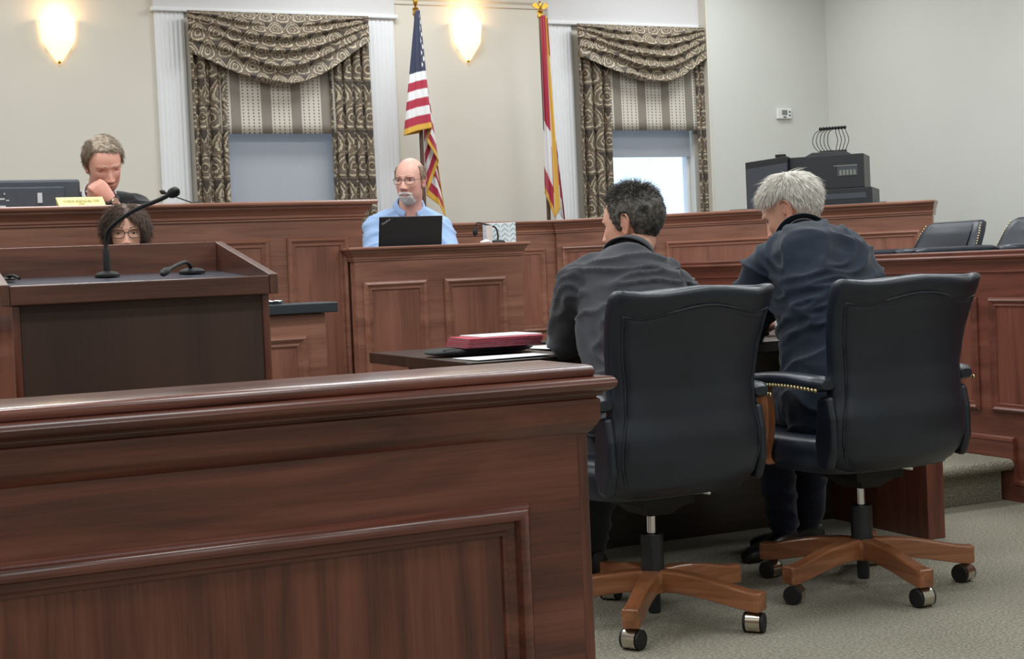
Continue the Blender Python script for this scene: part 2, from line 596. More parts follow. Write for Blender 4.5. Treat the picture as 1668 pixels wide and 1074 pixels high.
# ------------------------------------------------------------------ room shell
XL, XR, YB, YF = -3.0, 6.44, 8.60, -3.0
struct(MB().box(XL - 0.15, XR + 0.15, YF - 0.15, YB + 0.3, -0.15, 0).build('floor', M['carpet']))
struct(MB().box(XL - 0.15, XR + 0.15, YF - 0.15, YB + 0.3, CEIL, CEIL + 0.15).build('ceiling', M['ceiling']))
struct(MB().box(XL - 0.15, XL, YF, YB, 0, CEIL).build('wall_left', M['cream']))
struct(MB().box(XR, XR + 0.15, YF, YB + 0.15, 0, CEIL).build('wall_right', M['green_cream']))
struct(MB().box(XL - 0.15, XR + 0.15, YF - 0.15, YF, 0, CEIL).build('wall_rear', M['cream']))
O1 = (2.02, 2.97, 1.05, 2.52)
O2 = (4.60, 5.39, 1.05, 2.52)
wb = MB()
for a, b, c, d in ((XL, O1[0], 0, CEIL), (O1[0], O1[1], 0, O1[2]), (O1[0], O1[1], O1[3], CEIL), (O1[1], O2[0], 0, CEIL),
                   (O2[0], O2[1], 0, O2[2]), (O2[0], O2[1], O2[3], CEIL), (O2[1], 5.46, 0, CEIL)):
    wb.box(a, b, YB, YB + 0.15, c, d)
wall_back = struct(wb.build('wall_back', M['cream']))
struct(MB().box(5.458, XR, 8.485, YB + 0.15, 0, CEIL).build('wall_alcove', M['green_cream']))
tr = struct(MB().box(5.446, 5.458, 8.478, YB, 0, CEIL).build('trim_1', M['cream'], bevel=0.002))
for n, (a, b) in enumerate(((XL, 1.766), (3.245, 4.306))):
    m = MB()
    m.loops([[(a, YB - o, z) for o, z in P] for a, P in ((a, [(0, 2.70), (0.012, 2.705), (0.014, 2.725), (0.03, 2.74), (0.034, 2.765), (0, 2.77)]), (b, [(0, 2.70), (0.012, 2.705), (0.014, 2.725), (0.03, 2.74), (0.034, 2.765), (0, 2.77)]))])
    struct(m.build('trim_%d' % (n + 2), M['cream']))

def window(n, O, xa, xb, pil):
    """window with its frame and pane, white reeded pilasters and head board"""
    w = thing('window_%d' % n, None, None, ((O[0] + O[1]) / 2, YB, O[2]), 0, kind='structure')
    x0, x1, z0, z1 = O
    f = MB()
    for a, b, c, d in ((x0, x0 + 0.035, z0, z1), (x1 - 0.02, x1, z0, z1), (x0, x1, z0, z0 + 0.04), (x0, x1, z1 - 0.04, z1)):
        f.box(a, b, YB + 0.07, YB + 0.13, c, d)
    f.build('window_frame', M['white'], w, local=False, bevel=0.003)
    MB().box(x0 + 0.03, x1 - 0.015, YB + 0.097, YB + 0.103, z0 + 0.03, z1 - 0.03).build('pane', M['glass'], w, local=False)
    h = MB().box(xa, xb, YB - 0.03, YB, 2.625, CEIL)
    h.build('head_board', M['frieze'], w, local=False)
    b = MB().box(xa - 0.015, xb + (0.015 if n == 1 else -0.01), YB - 0.05, YB, 2.605, 2.63)
    b.build('head_molding', M['white'], w, local=False, bevel=0.006)
    for a, c in pil:
        p = MB()
        k = 9
        prof = [(a, YB - 0.02)]
        n_f = int((c - a) / 0.026)
        for i in range(n_f):
            u0 = a + 0.006 + (c - a - 0.012) * i / n_f
            du = (c - a - 0.012) / n_f
            for j in range(5):
                t = j / 4
                prof.append((u0 + du * t, YB - 0.022 - 0.005 * math.sin(PI * t)))
        prof += [(c, YB - 0.02), (c, YB), (a, YB)]
        p.loops([[(x, y, 0.27) for x, y in prof], [(x, y, 2.605) for x, y in prof]])
        p.build('pilaster', M['white'], w, local=False)
    return w
window(1, O1, 1.766, 3.245, ((1.772, 1.943), (3.06, 3.24)))
window(2, O2, 4.306, 5.446, ((4.312, 4.475),))

# raised floors behind the bench and in the jury box
struct(MB().box(-1.4, 4.40, 5.985, YB, 0, 0.27).build('floor_platform', M['carpet']))
struct(MB().box(4.46, XR, 2.5, 8.48, 0, 0.34).build('floor_jury', M['carpet']))

# ------------------------------------------------------------------ panelled woodwork
CORN = [(0.0, -0.078), (0.009, -0.077), (0.009, -0.070), (0.015, -0.066), (0.015, -0.059), (0.011, -0.056), (0.017, -0.050), (0.030, -0.033), (0.037, -0.029), (0.037, -0.021),
        (0.052, -0.018), (0.057, -0.012), (0.057, -0.005), (0.053, 0.0)]
FRAME = [(0, 0), (0, 0.008), (0.005, 0.014), (0.012, 0.018), (0.018, 0.015), (0.022, 0.009), (0.028, 0.008), (0.031, 0.010), (0.035, 0.009), (0.038, 0.002)]
def ring(L, th, o, z, ret):
    l, r = o * ret[0], o * ret[1]
    b = o * ret[2]
    return [(-l, -o, z), (L + r, -o, z), (L + r, th + b, z), (-l, th + b, z)]
def frame_mesh(x0, x1, z0, z1, prof=FRAME):
    m = MB()
    m.loops([[(x0 + a, -b, z0 + a), (x1 - a, -b, z0 + a), (x1 - a, -b, z1 - a), (x0 + a, -b, z1 - a)] for a, b in prof], cap0=False, cap1=False)
    return m
def panels(w, rects, wood_k, prof=FRAME, grain='z'):
    for x0, x1, z0, z1 in rects:
        i = prof[-1][0]
        frame_mesh(x0, x1, z0, z1, prof).build('panel_molding', M[wood_k + '_x'], w, smooth=35)
        MB().box(x0 + i - 0.004, x1 - i + 0.004, -0.003, 0.002, z0 + i - 0.004, z1 - i + 0.004).build('panel', M[('panel_' if wood_k == 'wood' else wood_k + '_') + grain], w)
def panelled(name, label, cat, o, rz, L, z1, th, rects, wood_k='wood', corn=CORN, ret=(1, 1, 0), cap=0.0, z0=0.0, prof=FRAME):
    w = thing(name, label, cat, o, rz)
    MB().box(0, L, 0, th, z0, z1 - 0.01).build('body', M[wood_k + '_x'], w)
    m = MB()
    rr = [ring(L, th, a, z1 + b, ret) for a, b in corn]
    if cap:
        for q in rr:
            q[2] = (q[2][0], q[2][1] + cap, q[2][2])
            q[3] = (q[3][0], q[3][1] + cap, q[3][2])
    m.loops(rr)
    m.build('cornice', M[wood_k + '_x'], w, smooth=30)
    panels(w, rects, wood_k, prof)
    return w

# judge's bench
bx0 = -1.2
rects = [(1.715 - 0.338 * k - bx0, 1.980 - 0.338 * k - bx0, 0.22, 1.202) for k in range(8)]
panelled('judges_bench', 'long tall panelled wooden bench that the robed person sits behind', 'bench', (bx0, 5.90, 0), 0, 2.045 - bx0, 1.352, 0.07, rects, ret=(0, 1, 0), cap=0.16)
w = thing('bench_desk', 'work surface inside the tall bench, under the monitor', 'desk', (0.3, 6.05, 0.27))
MB().box(-0.4, 1.68, 0.08, 0.42, 0.86, 0.89).build('desk_top', M['wood_x'], w, bevel=0.004)
for xx in (-0.38, 1.62):
    MB().box(xx, xx + 0.03, 0.1, 0.4, 0.0, 0.86).build('desk_side', M['wood_z'], w)

# witness stand
w = panelled('witness_stand', 'low two-panelled wooden witness stand with a moulded ledge', 'witness stand', (1.972, 5.80, 0), 0, 0.763, 1.152, 0.06,
             [(0.032, 0.315, 0.16, 1.008), (0.392, 0.683, 0.16, 1.008)], corn=[(a * 0.55, b * 0.75) for a, b in CORN], cap=0.10)
m = MB().box(0.71, 0.763, 0.06, 0.95, 0, 1.10)
m.build('side_wall', M['wood_y'], w)
MB().box(0.62, 0.86, 0.16, 0.97, 1.118, 1.152).build('side_cap', M['wood_y'], w, bevel=0.008)
MB().box(0.0, 0.62, 0.175, 0.50, 1.05, 1.075).build('shelf', M['wood_x'], w, bevel=0.004)

# low panelled screen behind the witness and the angled wing
panelled('screen_wall', 'straight run of wooden screen with one panel right behind the witness stand', 'wooden screen', (2.2, 7.88, 0), 0, 1.80, 1.312, 0.08,
         [(3.27 - 2.2, 3.874 - 2.2, 0.652, 1.150), (2.63 - 2.2, 3.20 - 2.2, 0.652, 1.150)], ret=(0, 0, 0), cap=0.1)
panelled('screen_wing', 'angled wing of the wooden screen under the black electronics', 'wooden screen', (3.94, 7.86, 0), R(-45), 2.165, 1.312, 0.08,
         [(0.034, 0.60, 0.652, 1.155), (0.668, 1.36, 0.652, 1.155), (1.43, 2.10, 0.652, 1.155)], ret=(0, 0.3, 0), cap=0.12)

# jury box front
JY0 = 7.36
def jy(y): return JY0 - y
jr = [(jy(a), jy(b), 0.36, 0.834) for a, b in ((7.3, 6.72), (6.65, 6.07), (6.0, 5.42), (5.36, 4.786), (4.716, 4.14), (4.07, 3.50), (3.43, 2.9))]
w = panelled('jury_box_front', 'red panelled wooden jury box wall with polished rail on the right', 'jury box', (4.36, JY0, 0), R(-90), JY0 - 2.6, 1.03, 0.10, jr, wood_k='jury',
             corn=[(0, -0.094), (0.008, -0.092), (0.008, -0.086), (0.003, -0.084), (0.004, -0.060), (0.012, -0.05), (0.018, -0.045), (0.018, -0.040), (0.03, -0.034), (0.034, -0.026), (0.03, -0.02), (0.024, -0.018), (0.026, -0.006), (0.02, 0)], ret=(0, 0, 0), cap=0.02)
m = MB()
for a, b, z in ((jy(7.3), jy(4.592), 0.262), (jy(4.592), jy(2.62), 0.088)):
    m.loops([[(a, 0, 0), (a, -0.016, 0), (a, -0.016, z - 0.02), (a, -0.02, z - 0.018), (a, -0.018, z - 0.006), (a, -0.008, z), (a, 0, z)],
             [(b, 0, 0), (b, -0.016, 0), (b, -0.016, z - 0.02), (b, -0.02, z - 0.018), (b, -0.018, z - 0.006), (b, -0.008, z), (b, 0, z)]])
m.build('baseboard', M['jury_x'], w)

# carpeted step beside the jury box
w = thing('carpeted_step', 'single carpeted step with rounded nosing against the jury box', 'step', (4.0, 4.66, 0))
MB().box(-0.35, 0.338, 0.0, 1.30, 0, 0.130).build('riser', M['carpet'], w)
pr = [(0.0, 0.128), (-0.045, 0.128)] + [(-0.05 - 0.026 * math.sin(a), 0.151 - 0.023 * math.cos(a)) for a in [PI * k / 8 for k in range(9)]] + [(1.30, 0.174), (1.30, 0.128)]
MB().loops([[(-0.36, y, z) for y, z in pr], [(0.338, y, z) for y, z in pr]]).build('tread', M['carpet'], w, smooth=40)

# gallery bar in front
BX0, BX1 = -1.8, 1.252
w = thing('gallery_bar', 'big polished wooden gallery rail filling the lower left foreground', 'railing', (BX0, 2.40, 0))
L = BX1 - BX0
MB().box(0, L - 0.024, 0, 0.19, 0, 0.80).build('body', M['rail_x'], w)
MB().box(L - 0.0235, L, 0.004, 0.186, 0, 0.80).build('end_post', M['rail_z'], w, bevel=0.004)
bp = [(0, 0.735), (0.004, 0.738), (0.016, 0.756), (0.018, 0.760), (0.018, 0.797), (0.013, 0.800), (0.014, 0.803), (0.021, 0.805), (0.022, 0.809), (0.035, 0.814), (0.041, 0.820), (0.043, 0.827), (0.041, 0.833), (0.036, 0.838), (0.008, 0.8385)]
m = MB()
m.loops([ring(L, 0.19, a, z, (0, 1, 1)) for a, z in bp])
m.build('cornice', M['rail_x'], w, smooth=30)
sl = [(0.010, 0.8387), (0.012, 0.842), (0.0125, 0.850), (0.010, 0.856), (0.005, 0.8595), (-0.004, 0.861)]
m = MB()
m.loops([ring(L, 0.19, a, z, (0, 1, 1)) for a, z in sl])
m.build('cap_rail', M['rail_x'], w, smooth=60)
BF = [(0, 0), (0.0, 0.010), (0.004, 0.014), (0.006, 0.020), (0.014, 0.029), (0.022, 0.032), (0.028, 0.030), (0.032, 0.022), (0.034, 0.014), (0.040, 0.012), (0.046, 0.013), (0.050, 0.010), (0.056, 0.010), (0.059, 0.001)]
panels(w, [(-0.55 - BX0, 1.122 - BX0, 0.10, 0.622), (-1.75 - BX0, -0.67 - BX0, 0.10, 0.622)], 'rail', BF)

# clerk's counter
w = thing('clerk_counter', 'panelled clerk counter with dark slate top behind the lectern', 'counter', (-0.5, 5.20, 0))
MB().box(0, 2.146, 0, 0.05, 0, 0.906).build('body', M['wood_x'], w, bevel=0.004)
MB().box(2.09, 2.146, 0.05, 0.52, 0, 0.906).build('side_wall', M['wood_y'], w)
MB().box(-0.02, 2.185, -0.035, 0.20, 0.908, 0.945).build('counter_top', M['counter'], w, bevel=0.004)
panels(w, [(1.30, 2.073, 0.15, 0.830), (0.45, 1.20, 0.15, 0.830)], 'wood', [(a * 1.15, b * 1.1) for a, b in FRAME])

# counsel table
w = thing('counsel_table', 'dark espresso counsel table in front of the two seated men', 'table', (1.80, 4.25, 0))
MB().box(0, 1.83, 0, 0.925, 0.712, 0.75).build('table_top', M['table_x'], w, bevel=0.003)
MB().box(0.13, 0.17, 0.06, 0.86, 0, 0.711).build('end_panel', M['table_z'], w)
MB().box(1.735, 1.812, -0.08, 0.86, 0, 0.711).build('end_panel', M['jury_z'], w, bevel=0.003)
MB().box(0.17, 1.735, 0.48, 0.505, 0.002, 0.711).build('modesty_panel', M['table_x'], w)

# lectern
w = thing('lectern', 'wooden lectern with raised edges and dark front at the left', 'lectern', (0.36, 3.55, 0))
MB().box(0.040, 0.616, 0.05, 0.53, 0, 1.003).build('body', M['podium_dark'], w)
for x0 in (0.021, 0.616):
    MB().box(x0, x0 + 0.018, 0.046, 0.532, 0, 1.003).build('side_panel', M['rail_z'], w, bevel=0.002)
MB().box(0.0135, 0.6245, 0.001, 0.022, 1.004, 1.050).build('front_lip', M['podium_x'], w, bevel=0.003)
for x0 in (-0.008, 0.625):
    MB().loops([[(x, 0.0, 1.004), (x, 0.555, 1.004), (x, 0.555, 1.152), (x, 0.0, 1.053)] for x in (x0, x0 + 0.021)]).build('side_board', M['podium_y'], w, bevel=0.002)
MB().box(0.013, 0.625, 0.533, 0.553, 1.004, 1.151).build('back_board', M['podium_x'], w, bevel=0.002)
MB().loops([[(0.014, 0.022, 1.005), (0.624, 0.022, 1.005), (0.624, 0.533, 1.005), (0.014, 0.533, 1.005)],
            [(0.014, 0.022, 1.040), (0.624, 0.022, 1.040), (0.624, 0.533, 1.070), (0.014, 0.533, 1.070)]]).build('reading_surface', M['laminate'], w)

# ------------------------------------------------------------------ curtains
def drape(xs0, xs1, z0, z1, y, folds, amp, parent, ph=0.0, xs0b=None, xs1b=None):
    ni, nj = 40, folds * 12
    xs0b = xs0 if xs0b is None else xs0b
    xs1b = xs1 if xs1b is None else xs1b
    P, uv = [], []
    for i in range(ni + 1):
        t = i / ni
        z = z1 + (z0 - z1) * t
        a, b = xs0 + (xs0b - xs0) * t, xs1 + (xs1b - xs1) * t
        row = []
        for j in range(nj + 1):
            s = j / nj
            wv = math.sin(2 * PI * folds * s + ph + 0.5 * math.sin(3 * t))
            row.append((a + (b - a) * s + 0.010 * math.sin(4 * PI * folds * s + ph), y - amp * wv - 0.2 * amp * math.sin(5 * PI * folds * s + 2 * t), z))
            uv.append(((b - a) * s * 1.7 + 0.2, (z - z0)))
        P.append(row)
    m = MB().grid(P)
    return m.build('drape', M['damask'], parent, smooth=180, local=False, solid=0.004, uv=uv)

def swag(xa, xb, zt, dl, dc, dr, cx, y, parent):
    """draped swag: drop dl at left, dc at centre (at fraction cx), dr at right"""
    ni, nj = 72, 80
    P, uv = [], []
    for i in range(ni + 1):
        b = i / ni
        row = []
        for j in range(nj + 1):
            a = j / nj
            k = a / cx if a < cx else (1 - a) / (1 - cx)
            k = max(0, k)
            end = dl if a < cx else dr
            sh = math.sin(k * PI / 2) ** 1.15
            D = end + (dc - end) * sh
            # horizontal folds that gather towards the upper corners
            amp = 0.014 + 0.048 * sh
            fb = b ** 0.85
            top_flat = min(1, max(0, (b - 0.16 * sh) / 0.12))
            ph = fb * 5.6 + 0.35 * math.sin(2.2 * a + 0.6) + 0.35 * mnoise.noise(Vector((a * 4, b * 3, zt)))
            fr = ph - math.floor(ph)
            saw = (fr ** 1.4) * (1 - max(0, (fr - 0.86) / 0.14)) * 1.15
            dy = amp * saw * top_flat + 0.035 * math.sin(b * PI * 0.9) * sh + 0.012 * b
            bb = b ** (1 + 0.9 * (1 - sh))
            row.append((xa + (xb - xa) * a, y - dy, zt - D * bb))
            uv.append(((xb - xa) * a * 1.0 + 0.1, 1.0 - (b * D * 1.9)))
        P.append(row)
    return MB().grid(P).build('swag', M['damask'], parent, smooth=180, local=False, solid=0.004, uv=uv)

def valance(xa, xb, z0, z1, y, parent):
    P, uv = [], []
    for i in range(9):
        z = z1 + (z0 - z1) * i / 8
        row = []
        for j in range(41):
            s = j / 40
            row.append((xa + (xb - xa) * s, y - 0.004 * math.sin(6 * PI * s) - 0.01 * (i / 8), z))
            uv.append((s, (z - z0) / (z1 - z0)))
        P.append(row)
    return MB().grid(P).build('valance', M['striped'], parent, smooth=180, local=False, solid=0.006, uv=uv)

w = thing('window_curtain', 'patterned brown swag curtain with striped valance on the window beside the sconce lamps', 'curtain', (2.5, 8.52, 0.3))
w['label'] = 'damask swag curtain with striped valance above the plain grey shade'
drape(1.952, 2.155, 0.30, 2.59, 8.535, 3, 0.020, w, 0.4, 1.962, 2.15)
drape(2.79, 3.035, 0.30, 2.59, 8.535, 4, 0.020, w, 1.7, 2.80, 3.06)
valance(2.12, 2.84, 1.895, 2.40, 8.55, w)
swag(1.945, 3.045, 2.603, 0.245, 0.425, 0.155, 0.50, 8.505, w)
w = thing('window_curtain', 'damask swag curtain with striped valance above the half open bright window', 'curtain', (5.0, 8.52, 0.3))
drape(4.482, 4.705, 0.30, 2.59, 8.535, 3, 0.020, w, 0.9, 4.485, 4.70)
drape(5.375, 5.443, 0.30, 2.59, 8.535, 1, 0.014, w, 0.2)
valance(4.68, 5.40, 1.915, 2.42, 8.55, w)
swag(4.478, 5.443, 2.603, 0.215, 0.375, 0.21, 0.60, 8.505, w)
for O, zb, lab in ((O1, 0.98, 'plain grey roller shade pulled fully down in the window above the robed person'), (O2, 1.745, 'grey roller shade pulled half down over the bright window')):
    w = thing('roller_shade', lab, 'window shade', ((O[0] + O[1]) / 2, YB + 0.03, zb))
    x0, x1 = O[0] + 0.012, O[1] - 0.012
    if zb < 1: x0, x1 = O[0] + 0.012, O[1] - 0.05
    MB().box(x0, x1, YB + 0.034, YB + 0.037, zb + 0.02, O[3] - 0.04).build('shade_cloth', M['shade'], w, local=False)
    MB().box(x0, x1, YB + 0.03, YB + 0.042, zb, zb + 0.022).build('hem_bar', M['shade'], w, local=False, bevel=0.003)
    MB().lathe([(0.02, x0), (0.02, x1)], c=(0, YB + 0.036, O[3] - 0.03), axis='x').build('roller_tube', M['plastic_white'], w, local=False, smooth=40)

# ------------------------------------------------------------------ wall sconces, thermostat
def sconce(x, label, z=2.43):
    w = thing('wall_sconce', label, 'wall lamp', (x, YB - 0.01, z), 0, 'wall sconces')
    n = 28
    rings = []
    for i in range(15):
        t = i / 14
        zz = 0.115 - 0.245 * t
        r = 0.098 * (1 - 0.20 * t) if t < 0.5 else 0.0882 - 0.080 * ((t - 0.5) / 0.5) ** 1.12
        rings.append([(r * math.cos(PI + PI * j / n), 0.0 + r * 0.85 * math.sin(PI + PI * j / n), zz) for j in range(n + 1)])
    m = MB()
    m.loops(rings, closed=False)
    m.build('glass_shade', M['sconce'], w, smooth=180, solid=0.004)
    MB().sphere((0, -0.012, -0.128), 0.009).build('finial', M['gold'], w, smooth=180)
    for s in (-1, 1):
        MB().sphere((s * 0.098, -0.006, 0.10), 0.004, 8, 6).build('screw', M['black_plastic'], w)
    MB().box(-0.06, 0.06, -0.002, 0.008, -0.06, 0.08).build('wall_plate', M['gold'], w, bevel=0.002)
    l = bpy.data.lights.new('sconce_bulb', 'POINT')
    l.energy = 1.0
    l.color = (1.0, 0.62, 0.26)
    l.shadow_soft_size = 0.03
    lo = bpy.data.objects.new('sconce_bulb', l)
    COL.objects.link(lo)
    lo.location = (0, -0.06, 0.135)
    lo.parent = w
sconce(1.232, 'glowing frosted glass wall sconce above the robed person')
sconce(3.732, 'glowing frosted glass wall sconce between the two flags', 2.485)

w = thing('thermostat', 'small white thermostat on the pale wall above the electronics', 'thermostat', (6.047, 8.485, 2.024))
MB().box(-0.058, 0.058, -0.024, 0, -0.036, 0.036).build('case', M['plastic_white'], w, bevel=0.005)
MB().box(-0.022, 0.022, -0.0255, -0.022, -0.010, 0.024).build('display', M['screen_grey'], w)
for s in (-1, 1):
    MB().box(0.036, 0.048, -0.0265, -0.023, 0.012 * s - 0.005, 0.012 * s + 0.005).build('button', M['grey_plastic'], w)
MB().box(-0.012, 0.012, -0.0265, -0.023, -0.028, -0.02).build('button', M['grey_plastic'], w)

# ------------------------------------------------------------------ flags
def star_pts():
    pts = []
    for r in range(9):
        for c in range(6 if r % 2 == 0 else 5):
            pts.append(((c * 2 + 1 + (r % 2)) / 12, (r + 1) / 10))
    return pts
STARS = star_pts()
RED, WHT, BLU, GLD = (0.42, 0.015, 0.05, 1), (0.80, 0.80, 0.82, 1), (0.018, 0.025, 0.068, 1), (0.72, 0.42, 0.05, 1)
def us_col(u, v):
    """u along fly 0..1, v from bottom 0..1"""
    if v > 6 / 13 and u < 0.4:
        a, b = u / 0.4, (v - 6 / 13) / (7 / 13)
        for sx, sy in (STARS if u > 0.30 else []):
            if ((a - sx) * 1.4) ** 2 + (b - sy) ** 2 < 0.042 ** 2:
                return WHT
        return BLU
    return RED if int((1 - v) * 13) % 2 == 0 else WHT
def oh_col(u, v):
    """red and white bars, blue field and gold fringe as they show in the folds"""
    if 0.30 < u < 0.42 or (u < 0.42 and v < 0.045):
        return GLD
    if u < 0.30:
        if u < 0.08 and 0.36 < v < 0.60: return BLU
        return RED if v > 0.42 or v < 0.15 else WHT
    if v > 0.80: return RED if u < 0.60 else BLU
    if v > 0.72: return WHT
    if v > 0.61: return RED if u > 0.66 else WHT
    if v > 0.44:
        if u < 0.62: return WHT
        return WHT if math.hypot((u - 0.85) * 0.8, v - 0.52) < 0.035 else BLU
    if v > 0.35: return WHT
    if v > 0.12: return RED
    return WHT if u < 0.7 else RED
def flag_sheet(keys, colf, parent, nu=130, nv=110, ripple=0.012, fringe=0.05):
    """keys: list of (u, top xyz, bottom xyz); the sheet hangs between these hoist-wise lines"""
    us = [k[0] for k in keys]
    A = np.array([k[1] for k in keys]); B = np.array([k[2] for k in keys])
    P, cols = [], []
    for i in range(nu + 1):
        u = i / nu
        top = np.array([np.interp(u, us, A[:, q]) for q in range(3)])
        bot = np.array([np.interp(u, us, B[:, q]) for q in range(3)])
        row = []
        for j in range(nv + 1):
            v = 1 - j / nv
            p = top + (bot - top) * (1 - v)
            wv = math.sin(u * 34 + 2.2 * v) * ripple * (0.25 + (1 - v)) + 0.5 * ripple * math.sin(u * 71 + 5 * v)
            row.append((p[0] + 0.35 * wv, p[1] + wv, p[2]))
            fr = v < fringe or u > 1 - fringe * 0.7
            cols.append(GLD if fr else colf(u / (1 - fringe * 0.7), (v - fringe) / (1 - fringe)))
        P.append(row)
    o = MB().grid(P).build('flag_cloth', M['flag'], parent, smooth=180, local=False, solid=0.002)
    ca = o.data.color_attributes.new('Col', 'FLOAT_COLOR', 'POINT')
    ca.data.foreach_set('color', np.array(cols, dtype=np.float32).ravel())
    return o
def pole(parent, x, y, z0, z1, r=0.0125):
    MB().lathe([(r, z0), (r, z1)], c=(x, y, 0), n=14).build('flag_pole', M['pole'], parent, local=False, smooth=40)
    MB().lathe([(0.12, z0), (0.125, z0 + 0.02), (0.10, z0 + 0.05), (0.03, z0 + 0.09), (0.022, z0 + 0.2)], c=(x, y, 0), n=28).build('floor_stand', M['gold'], parent, local=False, smooth=40)
    MB().lathe([(r + 0.002, z1 - 0.03), (r + 0.008, z1 - 0.02), (r + 0.004, z1), (r + 0.009, z1 + 0.012), (0.006, z1 + 0.025)], c=(x, y, 0), n=16).build('pole_ferrule', M['gold'], parent, local=False, smooth=40)
w = thing('flag', 'star and stripes flag with gold fringe hanging behind the man in blue shirt', 'flag', (3.26, 8.25, 0.27), 0)
pole(w, 3.26, 8.25, 0.27, 2.60)
MB().lathe([(0.004, 2.625), (0.013, 2.64), (0.016, 2.665), (0.008, 2.70), (0.001, 2.74)], c=(3.26, 8.25, 0), n=14).build('finial', M['gold'], w, local=False, smooth=60)
flag_sheet([(0.00, (3.262, 8.235, 2.60), (3.25, 8.235, 1.87)), (0.10, (3.246, 8.225, 2.595), (3.135, 8.215, 1.85)), (0.22, (3.252, 8.20, 2.595), (3.20, 8.17, 1.875)), (0.34, (3.262, 8.19, 2.595), (3.295, 8.16, 1.89)),
            (0.42, (3.27, 8.22, 2.57), (3.285, 8.225, 1.82)), (0.55, (3.285, 8.275, 2.52), (3.375, 8.27, 1.70)), (0.72, (3.30, 8.31, 2.42), (3.30, 8.31, 1.50)), (0.86, (3.33, 8.33, 2.25), (3.39, 8.33, 1.44)), (1.0, (3.355, 8.33, 2.00), (3.43, 8.33, 1.36))],
           us_col, w, ripple=0.007)
w = thing('flag', 'red white and blue state flag with heavy gold fringe beside the bright window', 'flag', (4.115, 8.30, 0.27), 0)
pole(w, 4.115, 8.30, 0.27, 2.62)
e = MB()
for s in (-1, 1):
    e.loops([[(4.115 + s * a, 8.30 - d, z) for a, z in q] for d, q in ((-0.006, [(0.004, 2.655), (0.03, 2.69), (0.058, 2.675), (0.05, 2.66), (0.02, 2.648)]), (0.006, [(0.004, 2.655), (0.03, 2.69), (0.058, 2.675), (0.05, 2.66), (0.02, 2.648)]))])
e.sphere((4.115, 8.30, 2.67), (0.012, 0.012, 0.03))
e.build('eagle_finial', M['gold'], w, local=False, smooth=60)
flag_sheet([(0.00, (4.112, 8.28, 2.605), (4.080, 8.27, 1.50)), (0.14, (4.097, 8.26, 2.60), (4.088, 8.25, 1.45)), (0.30, (4.110, 8.225, 2.60), (4.125, 8.235, 1.34)), (0.43, (4.124, 8.22, 2.58), (4.170, 8.235, 1.40)), (0.47, (4.126, 8.26, 2.56), (4.165, 8.27, 1.38)), (0.64, (4.142, 8.30, 2.42), (4.205, 8.29, 1.34)), (0.82, (4.165, 8.32, 2.26), (4.232, 8.31, 1.30)), (1.0, (4.185, 8.33, 2.02), (4.250, 8.33, 1.27))],
           oh_col, w, ripple=0.008, fringe=0.0)

# ------------------------------------------------------------------ electronics on the wing
w = thing('media_cart', 'black cart behind the angled wooden wing carrying the electronics', 'cart', (3.94, 7.86, 0.0), R(-45))
m = MB().box(1.00, 1.90, 0.22, 0.72, 0.272, 1.325)
m.build('cart_body', M['black_plastic'], w, bevel=0.006)
w = thing('receiver', 'flat black equipment box at the bottom of the electronics stack', 'equipment', (3.94, 7.86, 1.326), R(-45))
MB().box(1.36, 1.815, 0.30, 0.68, 0, 0.09).build('case', M['black_plastic'], w, bevel=0.003)
MB().box(1.40, 1.78, 0.297, 0.301, 0.03, 0.06).build('front_strip', M['grey_plastic'], w)
w = thing('television', 'boxy black monitor seen from behind on top of the equipment box', 'monitor', (3.94, 7.86, 1.417), R(-45))
MB().box(1.345, 1.772, 0.318, 0.62, 0, 0.195).build('case', M['black_plastic'], w, bevel=0.004)
MB().box(1.62, 1.735, 0.315, 0.319, 0.07, 0.135).build('port_panel', M['grey_plastic'], w)
for k in range(5):
    MB().box(1.632 + 0.02 * k, 1.645 + 0.02 * k, 0.313, 0.316, 0.075, 0.105).build('port', M['screen_grey'], w)
MB().box(1.60, 1.735, 0.3135, 0.3175, 0.128, 0.133).build('trim_strip', M['screen_grey'], w)
w = thing('display_panel', 'dark flat display turned sideways left of the boxy monitor', 'monitor', (3.94, 7.86, 1.326), R(-45))
m = MB().loops([[(1.085, 0.33, 0), (1.345, 0.26, 0), (1.345, 0.36, 0), (1.085, 0.43, 0)], [(1.085, 0.33, 0.275), (1.345, 0.26, 0.293), (1.345, 0.36, 0.293), (1.085, 0.43, 0.275)]])
m.build('case', M['black_plastic'], w, bevel=0.003)
m = MB().loops([[(1.09, 0.324, 0.0), (1.342, 0.256, 0.0), (1.342, 0.262, 0.0), (1.09, 0.332, 0.0)], [(1.09, 0.324, 0.235), (1.342, 0.256, 0.255), (1.342, 0.262, 0.255), (1.09, 0.332, 0.235)]])
m.build('rear_panel', M['grey_plastic'], w)
w = thing('power_adapter', 'tiny black adapter with two prongs on the flat display', 'adapter', (3.94, 7.86, 1.617), R(-45))
MB().box(1.268, 1.325, 0.30, 0.35, 0, 0.018).build('case', M['matte_black'], w, bevel=0.002)
for k in (0, 1):
    MB().box(1.284 + 0.012 * k, 1.287 + 0.012 * k, 0.31, 0.312, 0.018, 0.034).build('prong', M['steel'], w)
w = thing('headset_rack', 'black rack of thin curved headsets on the boxy monitor', 'rack', (3.94, 7.86, 1.614), R(-45))
MB().loops([[(1.43, 0.36, 0), (1.70, 0.36, 0), (1.70, 0.5, 0), (1.43, 0.5, 0)], [(1.47, 0.37, 0.022), (1.66, 0.37, 0.022), (1.66, 0.49, 0.022), (1.47, 0.49, 0.022)]]).build('base', M['black_plastic'], w, bevel=0.003)
